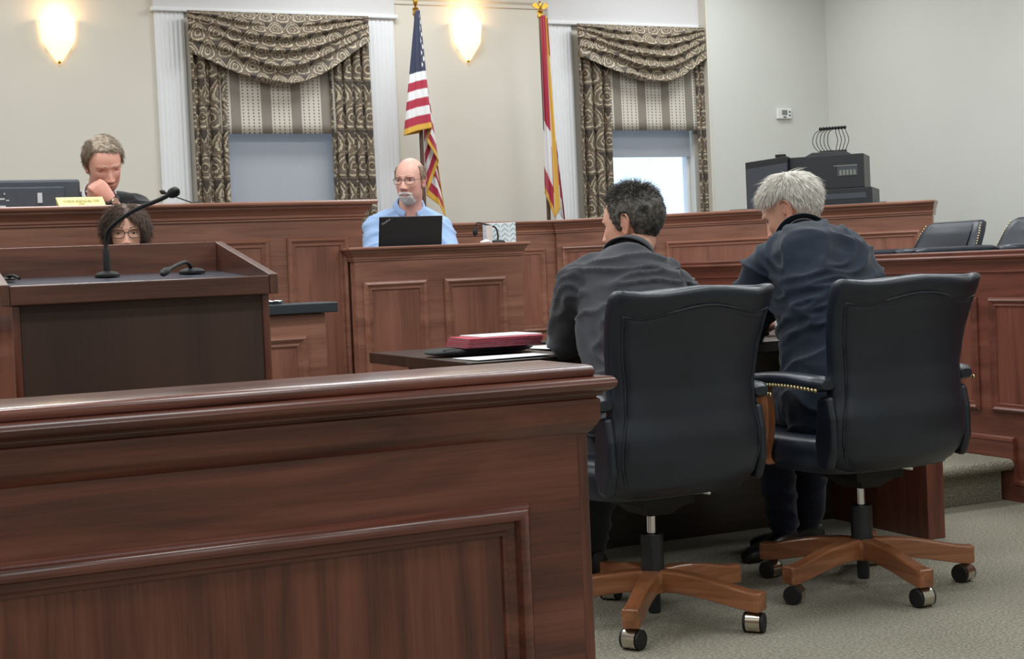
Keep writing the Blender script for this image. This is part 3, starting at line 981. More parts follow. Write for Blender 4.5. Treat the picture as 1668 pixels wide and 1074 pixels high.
for k in range(9):
    x = 1.505 + 0.0175 * k
    b = (-0.036 if k < 5 else 0.034) * (1 - 0.12 * (k % 5 if k < 5 else 8 - k))
    MB().tube(catmull([(x + 0.01, 0.43, 0.02), (x + b * 0.6, 0.43, 0.05), (x + b, 0.43, 0.09), (x + b * 0.6, 0.43, 0.135), (x + 0.012, 0.43, 0.158)], 5), 0.0022, n=6).build('headband', M['matte_black'], w, smooth=60)
    MB().sphere((x + 0.012, 0.43, 0.162), (0.010, 0.013, 0.011), 10, 6).build('knob', M['matte_black'], w, smooth=180)
    MB().sphere((x + 0.010, 0.43, 0.025), (0.010, 0.016, 0.010), 10, 6).build('ear_pad', M['matte_black'], w, smooth=180)

# ------------------------------------------------------------------ judge's bench things
w = thing('computer_monitor', 'charcoal computer monitor seen from behind on the tall bench', 'monitor', (0.62, 6.17, 1.162))
MB().box(-0.32, 0.32, -0.02, 0.03, 0.07, 0.314).build('rear_shell', M['grey_plastic'], w, bevel=0.012)
MB().box(-0.20, 0.255, -0.034, -0.018, 0.07, 0.284).build('rear_cover', M['grey_plastic'], w, bevel=0.006)
MB().box(-0.30, 0.30, 0.03, 0.034, 0.09, 0.30).build('screen', M['matte_black'], w)
MB().box(-0.05, 0.05, -0.01, 0.02, 0.0, 0.08).build('neck', M['black_plastic'], w)
MB().box(-0.13, 0.13, -0.06, 0.07, -0.002, 0.008).build('foot', M['black_plastic'], w, bevel=0.003)
for x, z, a, b in ((-0.045, 0.165, 0.03, 0.004), (-0.045, 0.157, 0.025, 0.003), (0.0, 0.165, 0.025, 0.006), (0.03, 0.160, 0.012, 0.004), (-0.045, 0.145, 0.02, 0.003)):
    MB().box(x, x + a, -0.0355, -0.033, z + 0.069, z + b + 0.069).build('print_line', M['ink_white'], w)
MB().box(-0.02, 0.028, -0.0358, -0.033, 0.197, 0.211).build('sticker', M['ink_white'], w)
MB().box(0.15, 0.168, -0.037, -0.033, 0.219, 0.259).build('cable_clip', M['ink_white'], w)
for x in (-0.06, 0.025):
    MB().sphere((x, -0.034, 0.257), 0.005, 8, 6).build('screw', M['chrome'], w)
w = thing('name_plate', 'yellow desk name plate on the tall bench by the monitor', 'name plate', (0.905, 5.925, 1.353))
MB().loops([[(-0.085, -0.022, 0), (0.092, -0.022, 0), (0.092, 0.03, 0), (-0.085, 0.03, 0)], [(-0.094, 0.0, 0.036), (0.083, 0.0, 0.036), (0.083, 0.012, 0.036), (-0.094, 0.012, 0.036)]]).build('plate', M['plate'], w, bevel=0.001)
_tm = Matrix.Translation((0, -0.0128, 0.0205)) @ Matrix.Rotation(R(58), 4, 'X')
text_part('lettering', 'CHRIS RONDALTER', 0.0155, M['plate_text'], w, _tm)
text_part('lettering', 'JUDGE', 0.008, M['plate_text'], w, Matrix.Translation((0, -0.0180, 0.0095)) @ Matrix.Rotation(R(58), 4, 'X'))

def gooseneck(name, label, cat, base, pts, r0, r1, head_len, head_r, mat='matte_black', base_r=0.03, post=None):
    """pts local to base"""
    w = thing(name, label, cat, base)
    MB().lathe([(base_r, 0), (base_r, 0.006), (base_r * 0.8, 0.012), (base_r * 0.4, 0.015)], n=20).build('base', M[mat], w, smooth=40)
    if post:
        MB().lathe([(0.009, 0.012), (0.0095, post * 0.9), (0.007, post)], n=14).build('post', M[mat], w, smooth=40)
    C = catmull(pts, 8)
    MB().tube(C, [r0 + (r1 - r0) * i / (len(C) - 1) for i in range(len(C))], n=10).build('gooseneck', M[mat], w, smooth=60)
    d = (C[-1] - C[-2]).normalized()
    MB().tube([C[-1] - d * 0.004, C[-1] + d * 0.003, C[-1] + d * head_len * 0.35, C[-1] + d * head_len * 0.8, C[-1] + d * head_len], [head_r * 0.45, head_r * 0.8, head_r, head_r * 0.95, head_r * 0.45], n=16, round_ends=True).build('capsule', M['matte_black'], w, smooth=70)
    return w
gooseneck('microphone', 'thin black gooseneck microphone rising from the tall bench beside the robed person', 'microphone', (1.385, 6.03, 1.353), [(0, 0, 0.0), (-0.03, -0.01, 0.012), (-0.08, -0.02, 0.030), (-0.135, -0.03, 0.050)], 0.0025, 0.0025, 0.022, 0.009, base_r=0.02)
gooseneck('microphone', 'long black gooseneck microphone standing up on the lectern', 'microphone', (0.662, 3.955, 1.064), [(0, 0, 0.06), (0.002, 0, 0.10), (0.012, -0.03, 0.13), (0.05, -0.14, 0.165), (0.095, -0.25, 0.186), (0.112, -0.29, 0.196)], 0.0055, 0.0055, 0.034, 0.013, base_r=0.032, post=0.075)
gooseneck('microphone', 'short black gooseneck microphone bent flat on the lectern surface', 'microphone', (0.885, 3.955, 1.064), [(0, 0, 0.006), (-0.01, -0.02, 0.022), (-0.03, -0.06, 0.030), (-0.07, -0.14, 0.022), (-0.105, -0.20, 0.010)], 0.005, 0.005, 0.05, 0.010, base_r=0.035)
gooseneck('microphone', 'small black gooseneck microphone drooping over the witness stand ledge', 'microphone', (2.715, 6.0, 1.153), [(0, 0, 0.004), (0.002, 0, 0.04), (-0.012, -0.002, 0.072), (-0.06, -0.004, 0.086), (-0.092, -0.004, 0.094), (-0.104, -0.004, 0.086), (-0.107, -0.004, 0.068)], 0.004, 0.003, 0.03, 0.0115, base_r=0.035)
w = thing('cable_plug', 'flat black cable plate at the left end of the lectern surface', 'cable', (0.40, 3.93, 1.0645))
MB().lathe([(0.03, 0), (0.03, 0.005), (0.02, 0.009), (0.004, 0.010)], n=18).build('plate', M['matte_black'], w, smooth=40)
MB().tube(catmull([(0, 0, 0.008), (0.02, -0.03, 0.012), (0.03, -0.08, 0.004)], 6), 0.004, n=8).build('lead', M['matte_black'], w, smooth=60)

# ------------------------------------------------------------------ witness stand things
w = thing('laptop', 'black laptop with open lid facing away in front of the man in blue shirt', 'laptop', (2.310, 6.05, 1.076), R(3))
MB().box(-0.150, 0.150, 0.0, 0.21, 0, 0.018).build('keyboard_deck', M['laptop'], w, bevel=0.003)
lid = MB().box(-0.150, 0.150, -0.008, 0.0, 0.0, 0.200)
lid.xf(Matrix.Translation((0, 0.0, 0.012)) @ Matrix.Rotation(R(10), 4, 'X'))
lo = lid.build('lid', M['laptop'], w, bevel=0.003)
text_part('logo', 'ThinkPad', 0.012, M['ink_white'], lo, Matrix.Translation((-0.120, -0.0088 - 0.0300, 0.012 + 0.174)) @ Matrix.Rotation(R(10), 4, 'X') @ Matrix.Rotation(R(90), 4, 'X') @ Matrix.Rotation(R(32), 4, 'Z'))
w = thing('tissue_box', 'pale leaf-patterned tissue box on the witness stand', 'tissue box', (2.765, 6.09, 1.153), R(-14))
MB().box(-0.066, 0.066, -0.055, 0.055, 0, 0.092).build('carton', M['leafbox'], w, bevel=0.002)
MB().box(-0.04, 0.04, -0.02, 0.02, 0.0915, 0.0925).build('opening', M['paper'], w)
w = thing('small_cup', 'small white cup beside the leaf-patterned box', 'cup', (2.668, 5.985, 1.153))
MB().lathe([(0.010, 0), (0.012, 0.0), (0.016, 0.076), (0.0165, 0.08), (0.014, 0.08)], n=18).build('cup_wall', M['plastic_white'], w, smooth=40)
w = thing('crumpled_tissue', 'small crumpled white tissue left of the leaf-patterned box', 'tissue', (2.605, 5.885, 1.153))
m = MB().sphere((0, 0, 0.006), (0.026, 0.02, 0.008), 14, 8)
m.v = [(x * (1 + 0.3 * mnoise.noise(Vector((x * 90, y * 90, z * 90)))), y, max(0.0, z * (1 + 0.5 * mnoise.noise(Vector((x * 70, y * 70, 3)))))) for x, y, z in m.v]
tag(m.build('sheet', M['paper'], w, smooth=60))

# ------------------------------------------------------------------ things on the counsel table
stk = thing('black_pouch', 'flat black pouch under the red folders on the dark table', 'pouch', (2.02, 4.66, 0.7505), R(8))
m = MB().sphere((0, 0, 0.014), (0.20, 0.09, 0.014), 30, 12)
m.v = [(math.copysign(abs(x / 0.20) ** 0.6 * 0.20, x), math.copysign(abs(y / 0.09) ** 0.6 * 0.09, y), max(0, z + 0.004 * mnoise.noise(Vector((x * 14, y * 14, 0))))) for x, y, z in m.v]
m.build('pouch_body', cloth('black_nylon', (34, 35, 38)), stk, smooth=180)
MB().tube([(-0.17, -0.05, 0.022), (0.0, -0.055, 0.029), (0.17, -0.05, 0.022)], 0.003, n=6).build('zip', M['matte_black'], stk)
z = 0.7785
fold_labels = ['bottom red folder of the stack on the dark table', 'second red folder from the bottom of the stack on the table', 'third red folder from the bottom of the stack on the table', 'fourth red folder of the stack, just under the topmost one', 'topmost red folder of the stack with papers sticking out']
for k in range(5):
    f = thing('red_folder', fold_labels[k], 'folder', (2.065 + 0.002 * k, 4.63 - 0.003 * k, z), R(-4 + 1.5 * (k % 2) - k * 0.4), 'red folders stacked on the table')
    MB().box(-0.14, 0.13, -0.115, 0.115, 0, 0.0012).build('back_cover', M['folder'], f)
    MB().box(-0.137, 0.127, -0.108, 0.112, 0.0014, 0.0046).build('papers', M['paper'], f)
    MB().box(-0.14, 0.13, -0.115, 0.115, 0.0048, 0.006).build('front_cover', M['folder'], f)
    z += 0.0064
f = thing('paper_sheet', 'white papers lying on top of the red folders', 'paper', (2.09, 4.64, z + 0.0002), R(1))
MB().box(-0.10, 0.12, -0.09, 0.11, 0, 0.003).build('sheets', M['paper'], f)
def sheet(name, label, pts, z, n=1, curl=0.0):
    P = []
    for i in range(9):
        t = i / 8
        row = []
        for j in range(9):
            s = j / 8
            p = (Vector(pts[0]) * (1 - s) + Vector(pts[1]) * s) * (1 - t) + (Vector(pts[3]) * (1 - s) + Vector(pts[2]) * s) * t
            row.append((p.x, p.y, curl * (s * s) * (0.5 + 0.5 * t)))
        P.append(row)
    w = thing(name, label, 'paper', (0, 0, z))
    c = sum((Vector(p) for p in pts), Vector((0, 0))) / 4
    w.location = (c.x, c.y, z)
    T[w.name] = Matrix.Translation((c.x, c.y, z))
    m = MB().grid([[(x - c.x, y - c.y, zz + 0.001) for x, y, zz in r] for r in P])
    m.build('sheets', M['paper'], w, smooth=180, solid=0.0015)
sheet('paper_sheet', 'loose white paper sheet nearest the edge of the dark table', [(1.850, 4.49), (1.85, 4.28), (2.13, 4.28), (2.14, 4.48)], 0.7508, curl=0.004)
sheet('paper_sheet', 'pile of white papers by the elbow of the man in charcoal suit', [(2.245, 4.86), (2.235, 4.50), (2.46, 4.50), (2.47, 4.86)], 0.7508, curl=0.012)
w = thing('cellphone', 'dark phone lying on the table beside the white papers', 'phone', (2.40, 5.02, 0.7505), R(-30))
MB().box(-0.075, 0.075, -0.036, 0.036, 0, 0.008).build('case', M['matte_black'], w, bevel=0.003)
w = thing('small_dish', 'small shiny dish lying on the slate counter top', 'dish', (1.46, 5.215, 0.9455))
MB().lathe([(0.001, 0.001), (0.028, 0.002), (0.036, 0.012), (0.034, 0.014), (0.026, 0.006), (0.001, 0.005)], n=20).build('dish', M['chrome'], w, smooth=60)
# ------------------------------------------------------------------ swivel armchairs
def superloop(cx, cy, z, hx, hy, n=40, p=3.2):
    out = []
    for j in range(n):
        a = 2 * PI * j / n
        c, s = math.cos(a), math.sin(a)
        out.append((cx + hx * math.copysign(abs(c) ** (2 / p), c), cy + hy * math.copysign(abs(s) ** (2 / p), s), z))
    return out

BZ = [0.395, 0.41, 0.44, 0.50, 0.56, 0.62, 0.70, 0.80, 0.88, 0.93, 0.955, 0.966, 0.970]
BW = [0.185, 0.222, 0.246, 0.262, 0.259, 0.246, 0.243, 0.256, 0.266, 0.270, 0.268, 0.258, 0.235]
BT = [0.030, 0.040, 0.050, 0.056, 0.056, 0.050, 0.046, 0.044, 0.048, 0.054, 0.050, 0.038, 0.020]
BY = [-0.175, -0.180, -0.190, -0.203, -0.208, -0.205, -0.205, -0.222, -0.248, -0.268, -0.276, -0.280, -0.282]
def back_at(z):
    return interp(z, BZ, BW), interp(z, BZ, BT), interp(z, BZ, BY)
def hump(x, z):
    k = smooth01(np.array(z), 0.78, 0.97)
    return float(k) * (0.006 * math.cos(min(1, abs(x) / 0.20) * PI) - 0.003 + (0.012 * max(0, (abs(x) - 0.19) / 0.07)))

def make_chair(name, label, loc, rz, base_rot, group=None, caster_turn=0.5):
    t = thing(name, label, 'chair', loc, rz, group)
    # backrest cushion
    m = MB()
    zs = list(np.linspace(0.395, 0.955, 40)) + [0.96, 0.964, 0.967, 0.969, 0.970]
    m.loops([superloop(0, back_at(z)[2], z, back_at(z)[0], back_at(z)[1], 56, 3.0) for z in zs])
    v2 = []
    for x, y, z in m.v:
        k = max(0, (z - 0.86) / 0.11)
        wr = 0.0022 * mnoise.noise(Vector((x * 60, y * 25, z * 14))) * (1 if abs(x) > 0.19 or z > 0.88 else 0.15)
        v2.append((x, y - 0.012 * k * k - wr * 1.2 + 0.03 * (x / 0.27) ** 2, z + hump(x, z) + wr))
    m.v = v2
    b = m.build('backrest', M['leather'], t, smooth=180)
    # outside back panel, set a little proud with a seam around it
    P = []
    for i in range(41):
        q = i / 40
        row = []
        for j in range(41):
            s = j / 20 - 1
            z = 0.405 + 0.505 * q
            hw, th, cy = back_at(z)
            inset = 0.030
            x = s * (hw - inset)
            # upper edge of the panel: arched in the middle, dipping at the corners
            zz = z + hump(x, z) * 0.9 + (q ** 6) * (0.012 * math.cos(s * PI) - 0.004 + 0.006 * abs(s) ** 8)
            hw2, th2, cy2 = back_at(zz)
            ins = max(0, 1 - abs(x) / max(hw2, 0.01))
            y = cy2 - th2 * (1 - (min(1, abs(x) / hw2)) ** 3.0) ** (1 / 3.0) - 0.012 * max(0, (zz - 0.86) / 0.11) ** 2 + 0.03 * (x / 0.27) ** 2
            e = min(1, (1 - abs(s)) / 0.04, (1 - q) / 0.03, q / 0.03)
            row.append((x, y - 0.010 * math.sqrt(max(0, e)) + 0.003, zz))
        P.append(row)
    MB().grid(P).build('back_panel', M['leather'], b, smooth=180)
    # piping along the seam
    edge = [P[i][0] for i in range(2, 41)] + [P[40][j] for j in range(1, 41)] + [P[i][40] for i in range(39, 1, -1)]
    MB().tube([(x, y - 0.004, z) for x, y, z in edge], 0.0042, n=6).build('piping', M['leather'], b, smooth=60)
    # seat
    m = MB()
    sz = [0.385, 0.39, 0.41, 0.45, 0.475, 0.488, 0.492]
    k = [0.90, 0.97, 1.0, 1.0, 0.98, 0.92, 0.75]
    m.loops([superloop(0, 0.06, z, 0.262 * q, 0.255 * q, 48, 4.0) for z, q in zip(sz, k)])
    m.build('seat', M['leather'], t, smooth=50)
    # arms
    for s in (-1, 1):
        rings = []
        for i in range(19):
            q = i / 18
            y = -0.20 + 0.41 * q
            x = s * (0.264 + 0.018 * math.sin(q * PI * 0.9))
            zc = 0.660 + 0.014 * math.sin(q * PI) - 0.010 * q
            f = min(1, (q + 0.02) / 0.06, (1.02 - q) / 0.08) ** 0.5
            rings.append([(x + 0.038 * f * math.copysign(abs(math.cos(a)) ** 0.7, math.cos(a)), y, zc + 0.023 * f * math.copysign(abs(math.sin(a)) ** 0.8, math.sin(a))) for a in [2 * PI * j / 20 for j in range(20)]])
        a = MB().loops(rings).build('arm_pad', M['leather'], t, smooth=50)
        nm = MB()
        for side in (-1, 1):
            for i in range(28):
                q = 0.03 + 0.94 * i / 27
                y = -0.20 + 0.41 * q
                x = s * (0.264 + 0.018 * math.sin(q * PI * 0.9)) + side * 0.0365
                zc = 0.660 + 0.014 * math.sin(q * PI) - 0.010 * q - 0.015
                nm.sphere((x, y, zc), (0.004, 0.0060, 0.0060), 8, 6)
        tag(nm.build('nail_trim', M['nail'], a, smooth=180), kind='stuff')
        # curved wooden arm support
        cur = catmull([(s * 0.277, 0.105, 0.645), (s * 0.282, 0.087, 0.58), (s * 0.280, 0.093, 0.50), (s * 0.280, 0.115, 0.43), (s * 0.272, 0.105, 0.400)], 6)
        MB().loops([[(p.x - 0.016, p.y - 0.026, p.z), (p.x + 0.016, p.y - 0.026, p.z), (p.x + 0.016, p.y + 0.026, p.z), (p.x - 0.016, p.y + 0.026, p.z)] for p in cur]).build('arm_support', M['oak_z'], t, bevel=0.006)
        # padded side wing joining arm and back
        pr = [(-0.20, 0.63), (-0.145, 0.62), (-0.135, 0.56), (-0.125, 0.48), (-0.14, 0.41), (-0.19, 0.405), (-0.215, 0.47), (-0.215, 0.56)]
        MB().loops([[(s * 0.238, y, z) for y, z in pr], [(s * 0.268, y, z) for y, z in pr]]).build('side_wing', M['leather'], t, bevel=0.014, seg=3)
    # tilt mechanism and lift
    MB().box(-0.09, 0.09, -0.10, 0.14, 0.345, 0.386).build('seat_plate', M['matte_black'], t, bevel=0.006)
    MB().loops([[(-0.04, -0.05, 0.315), (0.04, -0.05, 0.315), (0.04, 0.06, 0.315), (-0.04, 0.06, 0.315)], [(-0.07, -0.09, 0.346), (0.07, -0.09, 0.346), (0.07, 0.10, 0.346), (-0.07, 0.10, 0.346)]]).build('tilt_mechanism', M['matte_black'], t, bevel=0.004)
    MB().tube([(0.05, 0.02, 0.35), (0.20, 0.03, 0.35), (0.235, 0.03, 0.342)], 0.005, n=8).build('tilt_lever', M['chrome'], t, smooth=60)
    MB().lathe([(0.0135, 0.20), (0.0135, 0.318)], n=18).build('gas_lift', M['chrome'], t, smooth=40)
    MB().lathe([(0.030, 0.145), (0.033, 0.147), (0.034, 0.25), (0.032, 0.256), (0.020, 0.256), (0.020, 0.245)], n=28).build('lift_cover', M['black_plastic'], t, smooth=40)
    MB().lathe([(0.017, 0.025), (0.019, 0.03), (0.019, 0.095)], n=20).build('hub_stub', M['black_plastic'], t, smooth=40)
    MB().lathe([(0.045, 0.088), (0.05, 0.095), (0.05, 0.14), (0.042, 0.149)], n=5 * 4).build('hub', M['oak_x'], t, smooth=40)
    # five star base
    rr = [0.030, 0.08, 0.14, 0.20, 0.26, 0.30, 0.325, 0.340, 0.346]
    zt = [0.150, 0.149, 0.144, 0.134, 0.121, 0.113, 0.111, 0.112, 0.110]
    zb = [0.090, 0.092, 0.088, 0.079, 0.068, 0.062, 0.060, 0.061, 0.064]
    hw = [0.024, 0.024, 0.023, 0.022, 0.022, 0.023, 0.025, 0.024, 0.018]
    leg = MB().loops([[(r, -w, a), (r, w, a), (r, w, b), (r, w * 0.75, b + 0.003), (r, -w * 0.75, b + 0.003), (r, -w, b)] for r, a, b, w in zip(rr, zb, zt, hw)])
    lo = leg.build('leg', M['oak_x'], t, bevel=0.003)
    cas = MB()
    # hooded caster: nickel hood over twin wheels
    hood = [(0.0295 * math.cos(a), 0.029 + 0.0295 * math.sin(a)) for a in [R(-48) + R(256) * k / 14 for k in range(15)]] + [(0.020 * math.cos(a), 0.029 + 0.020 * math.sin(a)) for a in [R(208) - R(256) * k / 14 for k in range(15)]]
    cas.prism(hood, -0.020, 0.020)
    cas.lathe([(0.006, 0.055), (0.006, 0.068)], n=10)
    base_angles = [base_rot - rz + R(72) * k for k in range(5)]
    cmesh = wmesh = None
    for k, a in enumerate(base_angles):
        if k == 0:
            l0 = lo
        else:
            l0 = lo.copy()
            COL.objects.link(l0)
            l0.parent = t
        l0.rotation_euler = (0, 0, a)
        ct = Vector((0.315 * math.cos(a), 0.315 * math.sin(a), 0))
        if cmesh is None:
            c = cas.build('caster', M['steel'], t, smooth=40)
            wm = MB()
            for sd in (-1, 1):
                wm.lathe([(0.008, sd * 0.0205), (0.026, sd * 0.0205), (0.0278, sd * 0.022), (0.0278, sd * 0.027), (0.026, sd * 0.029), (0.008, sd * 0.029)], c=(0, 0, 0.028), axis='y', n=22)
            wm.lathe([(0.0195, -0.0205), (0.0195, 0.0205)], c=(0, 0, 0.028), axis='y', n=22)
            wh = wm.build('wheel', M['matte_black'], c, smooth=40)
            cmesh, wmesh = c, wh
        else:
            c = cmesh.copy()
            COL.objects.link(c)
            wh = wmesh.copy()
            COL.objects.link(wh)
            wh.parent = c
        c.parent = t
        c.location = ct
        c.rotation_euler = (0, 0, R(-115) - rz + caster_turn + (0.15, -0.2, 0.1, 0.5, -0.1)[k])
    return t
CH_L = (2.125, 3.704, 0)
CH_R = (2.888, 3.718, 0)
make_chair('swivel_chair', 'black leather swivel chair behind the man in charcoal suit', CH_L, R(4), R(-59), 'counsel table chairs', -0.55)
make_chair('swivel_chair', 'black leather swivel chair behind the white-haired man in navy', CH_R, R(1), R(-24), 'counsel table chairs', 0.6)
make_chair('swivel_chair', 'black leather chair of the man in blue shirt', (2.40, 6.62, 0.27), R(170), R(10))

def make_jury_chair(label, loc, rz):
    t = thing('jury_chair', label, 'chair', loc, rz, 'jury box chairs')
    rings = []
    for z, w, th, y in ((0.44, 0.23, 0.04, -0.17), (0.60, 0.25, 0.045, -0.185), (0.70, 0.25, 0.045, -0.215), (0.78, 0.235, 0.04, -0.255), (0.825, 0.215, 0.034, -0.28), (0.838, 0.19, 0.02, -0.286)):
        rings.append([(x, yy + 0.05 * (1 - (x / 0.26) ** 2) * -0.6, zz) for x, yy, zz in superloop(0, y, z, w, th, 36, 4.0)])
    b = MB().loops(rings).build('backrest', M['leather'], t, smooth=60)
    P = []
    for i in range(13):
        q = i / 12
        z = 0.70 + 0.12 * q
        w = interp(z, [0.70, 0.78, 0.825], [0.20, 0.185, 0.165])
        y = interp(z, [0.70, 0.78, 0.825], [-0.17, -0.216, -0.250])
        P.append([(w * (j / 6 - 1), y - 0.03 * (1 - (w * (j / 6 - 1) / 0.26) ** 2) + 0.001 + 0.006 * math.sin(PI * q) * math.sin(PI * j / 12), z) for j in range(13)])
    MB().grid(P).build('inner_pad', M['leather'], b, smooth=180)
    nm = MB()
    for s in (-1, 1):
        for i in range(30):
            z = 0.46 + 0.36 * i / 29
            w = interp(z, [0.44, 0.60, 0.70, 0.78, 0.825], [0.23, 0.25, 0.25, 0.235, 0.215])
            y = interp(z, [0.44, 0.60, 0.70, 0.78, 0.825], [-0.17, -0.185, -0.215, -0.255, -0.28])
            nm.sphere((s * (w + 0.001), y + 0.01, z), (0.003, 0.005, 0.005), 7, 5)
    tag(nm.build('nail_trim', M['nail'], b, smooth=180), kind='stuff')
    for s in (-1, 1):
        rings = []
        for i in range(15):
            q = i / 14
            f = min(1, (q + 0.02) / 0.08, (1.02 - q) / 0.10) ** 0.5
            x = s * (0.275 + 0.02 * math.sin(PI * q))
            rings.append([(x + 0.045 * f * math.copysign(abs(math.cos(a)) ** 0.7, math.cos(a)), -0.22 + 0.50 * q, 0.69 + 0.022 * f * math.copysign(abs(math.sin(a)) ** 0.8, math.sin(a)) + 0.002 * mnoise.noise(Vector((q * 9, a, s)))) for a in [2 * PI * j / 18 for j in range(18)]])
        a = MB().loops(rings).build('arm_pad', M['leather'], t, smooth=60)
        nm = MB()
        for side in (-1, 1):
            for i in range(34):
                q = 0.03 + 0.94 * i / 33
                nm.sphere((s * (0.275 + 0.02 * math.sin(PI * q)) + side * 0.0435, -0.22 + 0.50 * q, 0.676), (0.003, 0.005, 0.005), 7, 5)
        tag(nm.build('nail_trim', M['nail'], a, smooth=180), kind='stuff')
        MB().box(s * 0.275 - 0.016, s * 0.275 + 0.016, 0.14, 0.19, 0.42, 0.675).build('arm_support', M['oak_z'], t, bevel=0.005)
    MB().loops([superloop(0, 0.04, z, 0.25 * q, 0.26 * q, 40, 4.0) for z, q in ((0.38, 0.95), (0.40, 1.0), (0.46, 1.0), (0.48, 0.94), (0.486, 0.8))]).build('seat', M['leather'], t, smooth=50)
    MB().lathe([(0.20, 0.0), (0.20, 0.02), (0.03, 0.05), (0.03, 0.38)], n=24).build('pedestal', M['matte_black'], t, smooth=40)
    return t
make_jury_chair('black leather jury chair nearest the angled wooden wing', (4.90, 5.85, 0.341), R(86))
make_jury_chair('black leather jury chair at the right edge of the picture', (4.90, 5.21, 0.341), R(90))
# ------------------------------------------------------------------ people
def unit(v):
    return v / np.maximum(np.linalg.norm(v, axis=-1, keepdims=True), 1e-9)

def head_arrays(nt=96, nphi=144, jaw=1.0, nose=1.0, chin=1.0, brow=1.0, wide=1.0, lid=False):
    """head in its own frame: +y is the face, +z up, +x the person's right; origin between the ears"""
    th = np.linspace(0.0, PI, nt + 1)[1:-1]
    ph = np.linspace(0, 2 * PI, nphi, endpoint=False)
    TH, PH = np.meshgrid(th, ph, indexing='ij')
    D = np.stack([np.sin(TH) * np.cos(PH), np.sin(TH) * np.sin(PH), np.cos(TH)], -1).reshape(-1, 3)
    D = np.vstack([[[0, 0, 1.0]], D, [[0, 0, -1.0]]])
    def ray(c, r):
        c, r = np.array(c), np.array(r)
        a = (D ** 2 / r ** 2).sum(1)
        b = -(2 * D * c / r ** 2).sum(1)
        k = (c ** 2 / r ** 2).sum() - 1
        return (-b + np.sqrt(np.maximum(b * b - 4 * a * k, 0))) / (2 * a)
    r1 = ray((0, -0.012, 0.030), (0.076 * wide, 0.098, 0.088))
    r2 = ray((0, 0.020, -0.035), (0.060 * jaw, 0.073, 0.084))
    r3 = ray((0, 0.030, 0.015), (0.064 * wide, 0.062, 0.065))
    k = 130.0
    r = np.log(np.exp(k * r1) + np.exp(k * r2) + np.exp(k * r3)) / k - 0.004
    S = D * r[:, None]                      # plain skull shape (for hair)
    P = S.copy()
    x, y, z = P[:, 0].copy(), P[:, 1].copy(), P[:, 2].copy()
    front = np.clip(y / 0.05, 0, 1)
    g = lambda x0, z0, sx, sz: np.exp(-((x - x0) / sx) ** 2 - ((z - z0) / sz) ** 2)
    g2 = lambda x0, z0, sx, sz: g(x0, z0, sx, sz) + g(-x0, z0, sx, sz)
    up = np.clip((0.018 - z) / 0.054, 0, 1)
    dn = np.clip((z + 0.050) / 0.012, 0, 1)
    sx = 0.0075 + 0.006 * up
    nz = 0.025 * nose * (up ** 1.2) * dn * np.exp(-(x / sx) ** 2)
    nz += 0.009 * nose * g2(0.0135, -0.039, 0.0065, 0.007) - 0.004 * g2(0.007, -0.047, 0.003, 0.002)
    nz += -0.011 * g2(0.031, 0.003, 0.016, 0.010) + 0.006 * brow * g2(0.028, 0.020, 0.020, 0.007)
    nz += 0.005 * g2(0.044, -0.022, 0.018, 0.016) - 0.003 * g2(0.030, -0.055, 0.012, 0.014)
    nz += 0.0045 * g(0, -0.0655, 0.019, 0.0045) - 0.0055 * g(0, -0.0710, 0.024, 0.0022) + 0.0055 * g(0, -0.0765, 0.016, 0.005)
    nz += -0.004 * g(0, -0.087, 0.018, 0.005) + 0.008 * chin * g(0, -0.103, 0.019, 0.013)
    nz += -0.0016 * g2(0.027, -0.050, 0.004, 0.014)
    P[:, 1] += nz * front
    P[:, 0] += np.sign(x) * (-0.004 * np.exp(-((y - 0.045) / 0.02) ** 2 - ((z - 0.02) / 0.025) ** 2))
    col = np.zeros((len(P), 4)); col[:, 3] = 1
    fr = (y > 0)
    col[:, 0] = fr * np.clip(0.9 * np.exp(-(x / 0.021) ** 2 - ((z + 0.0715) / 0.0065) ** 2) + 0.30 * g2(0.042, -0.03, 0.02, 0.02) + 0.40 * g(0, -0.036, 0.016, 0.012), 0, 1)
    col[:, 1] = fr * np.clip(0.75 * np.exp(-(x / 0.023) ** 2 - ((z + 0.0712) / 0.0018) ** 2) + 0.35 * g2(0.031, 0.001, 0.014, 0.006) + 0.5 * g2(0.006, -0.047, 0.003, 0.003), 0, 1)
    F = []
    n = nphi
    m = nt - 1
    for j in range(n):
        F.append((0, 1 + j, 1 + (j + 1) % n))
        F.append((1 + (m - 1) * n + (j + 1) % n, 1 + (m - 1) * n + j, 1 + m * n))
    for i in range(m - 1):
        a = 1 + i * n
        for j in range(n):
            F.append((a + j, a + n + j, a + n + (j + 1) % n, a + (j + 1) % n))
    return P, S, F, col

def ear_mesh(side):
    m = MB()
    # outer rim (helix), lobe and bowl
    pts = [(0.0, 0.006, -0.026), (0.004, -0.004, -0.030), (0.008, -0.014, -0.018), (0.013, -0.022, 0.002), (0.014, -0.021, 0.020), (0.011, -0.010, 0.031), (0.006, 0.004, 0.030), (0.002, 0.010, 0.016), (0.0, 0.010, 0.004)]
    C = catmull([(side * a, b, c) for a, b, c in pts], 5)
    m.tube(C, [0.0055 if i < 8 else 0.0042 for i in range(len(C))], n=8, round_ends=True)
    m.sphere((side * 0.003, -0.006, 0.0), (0.006, 0.015, 0.026), 14, 10)
    m.sphere((side * 0.003, 0.004, -0.022), (0.005, 0.008, 0.010), 10, 8)
    m.sphere((side * 0.004, 0.009, -0.002), (0.005, 0.005, 0.008), 10, 8)
    return m

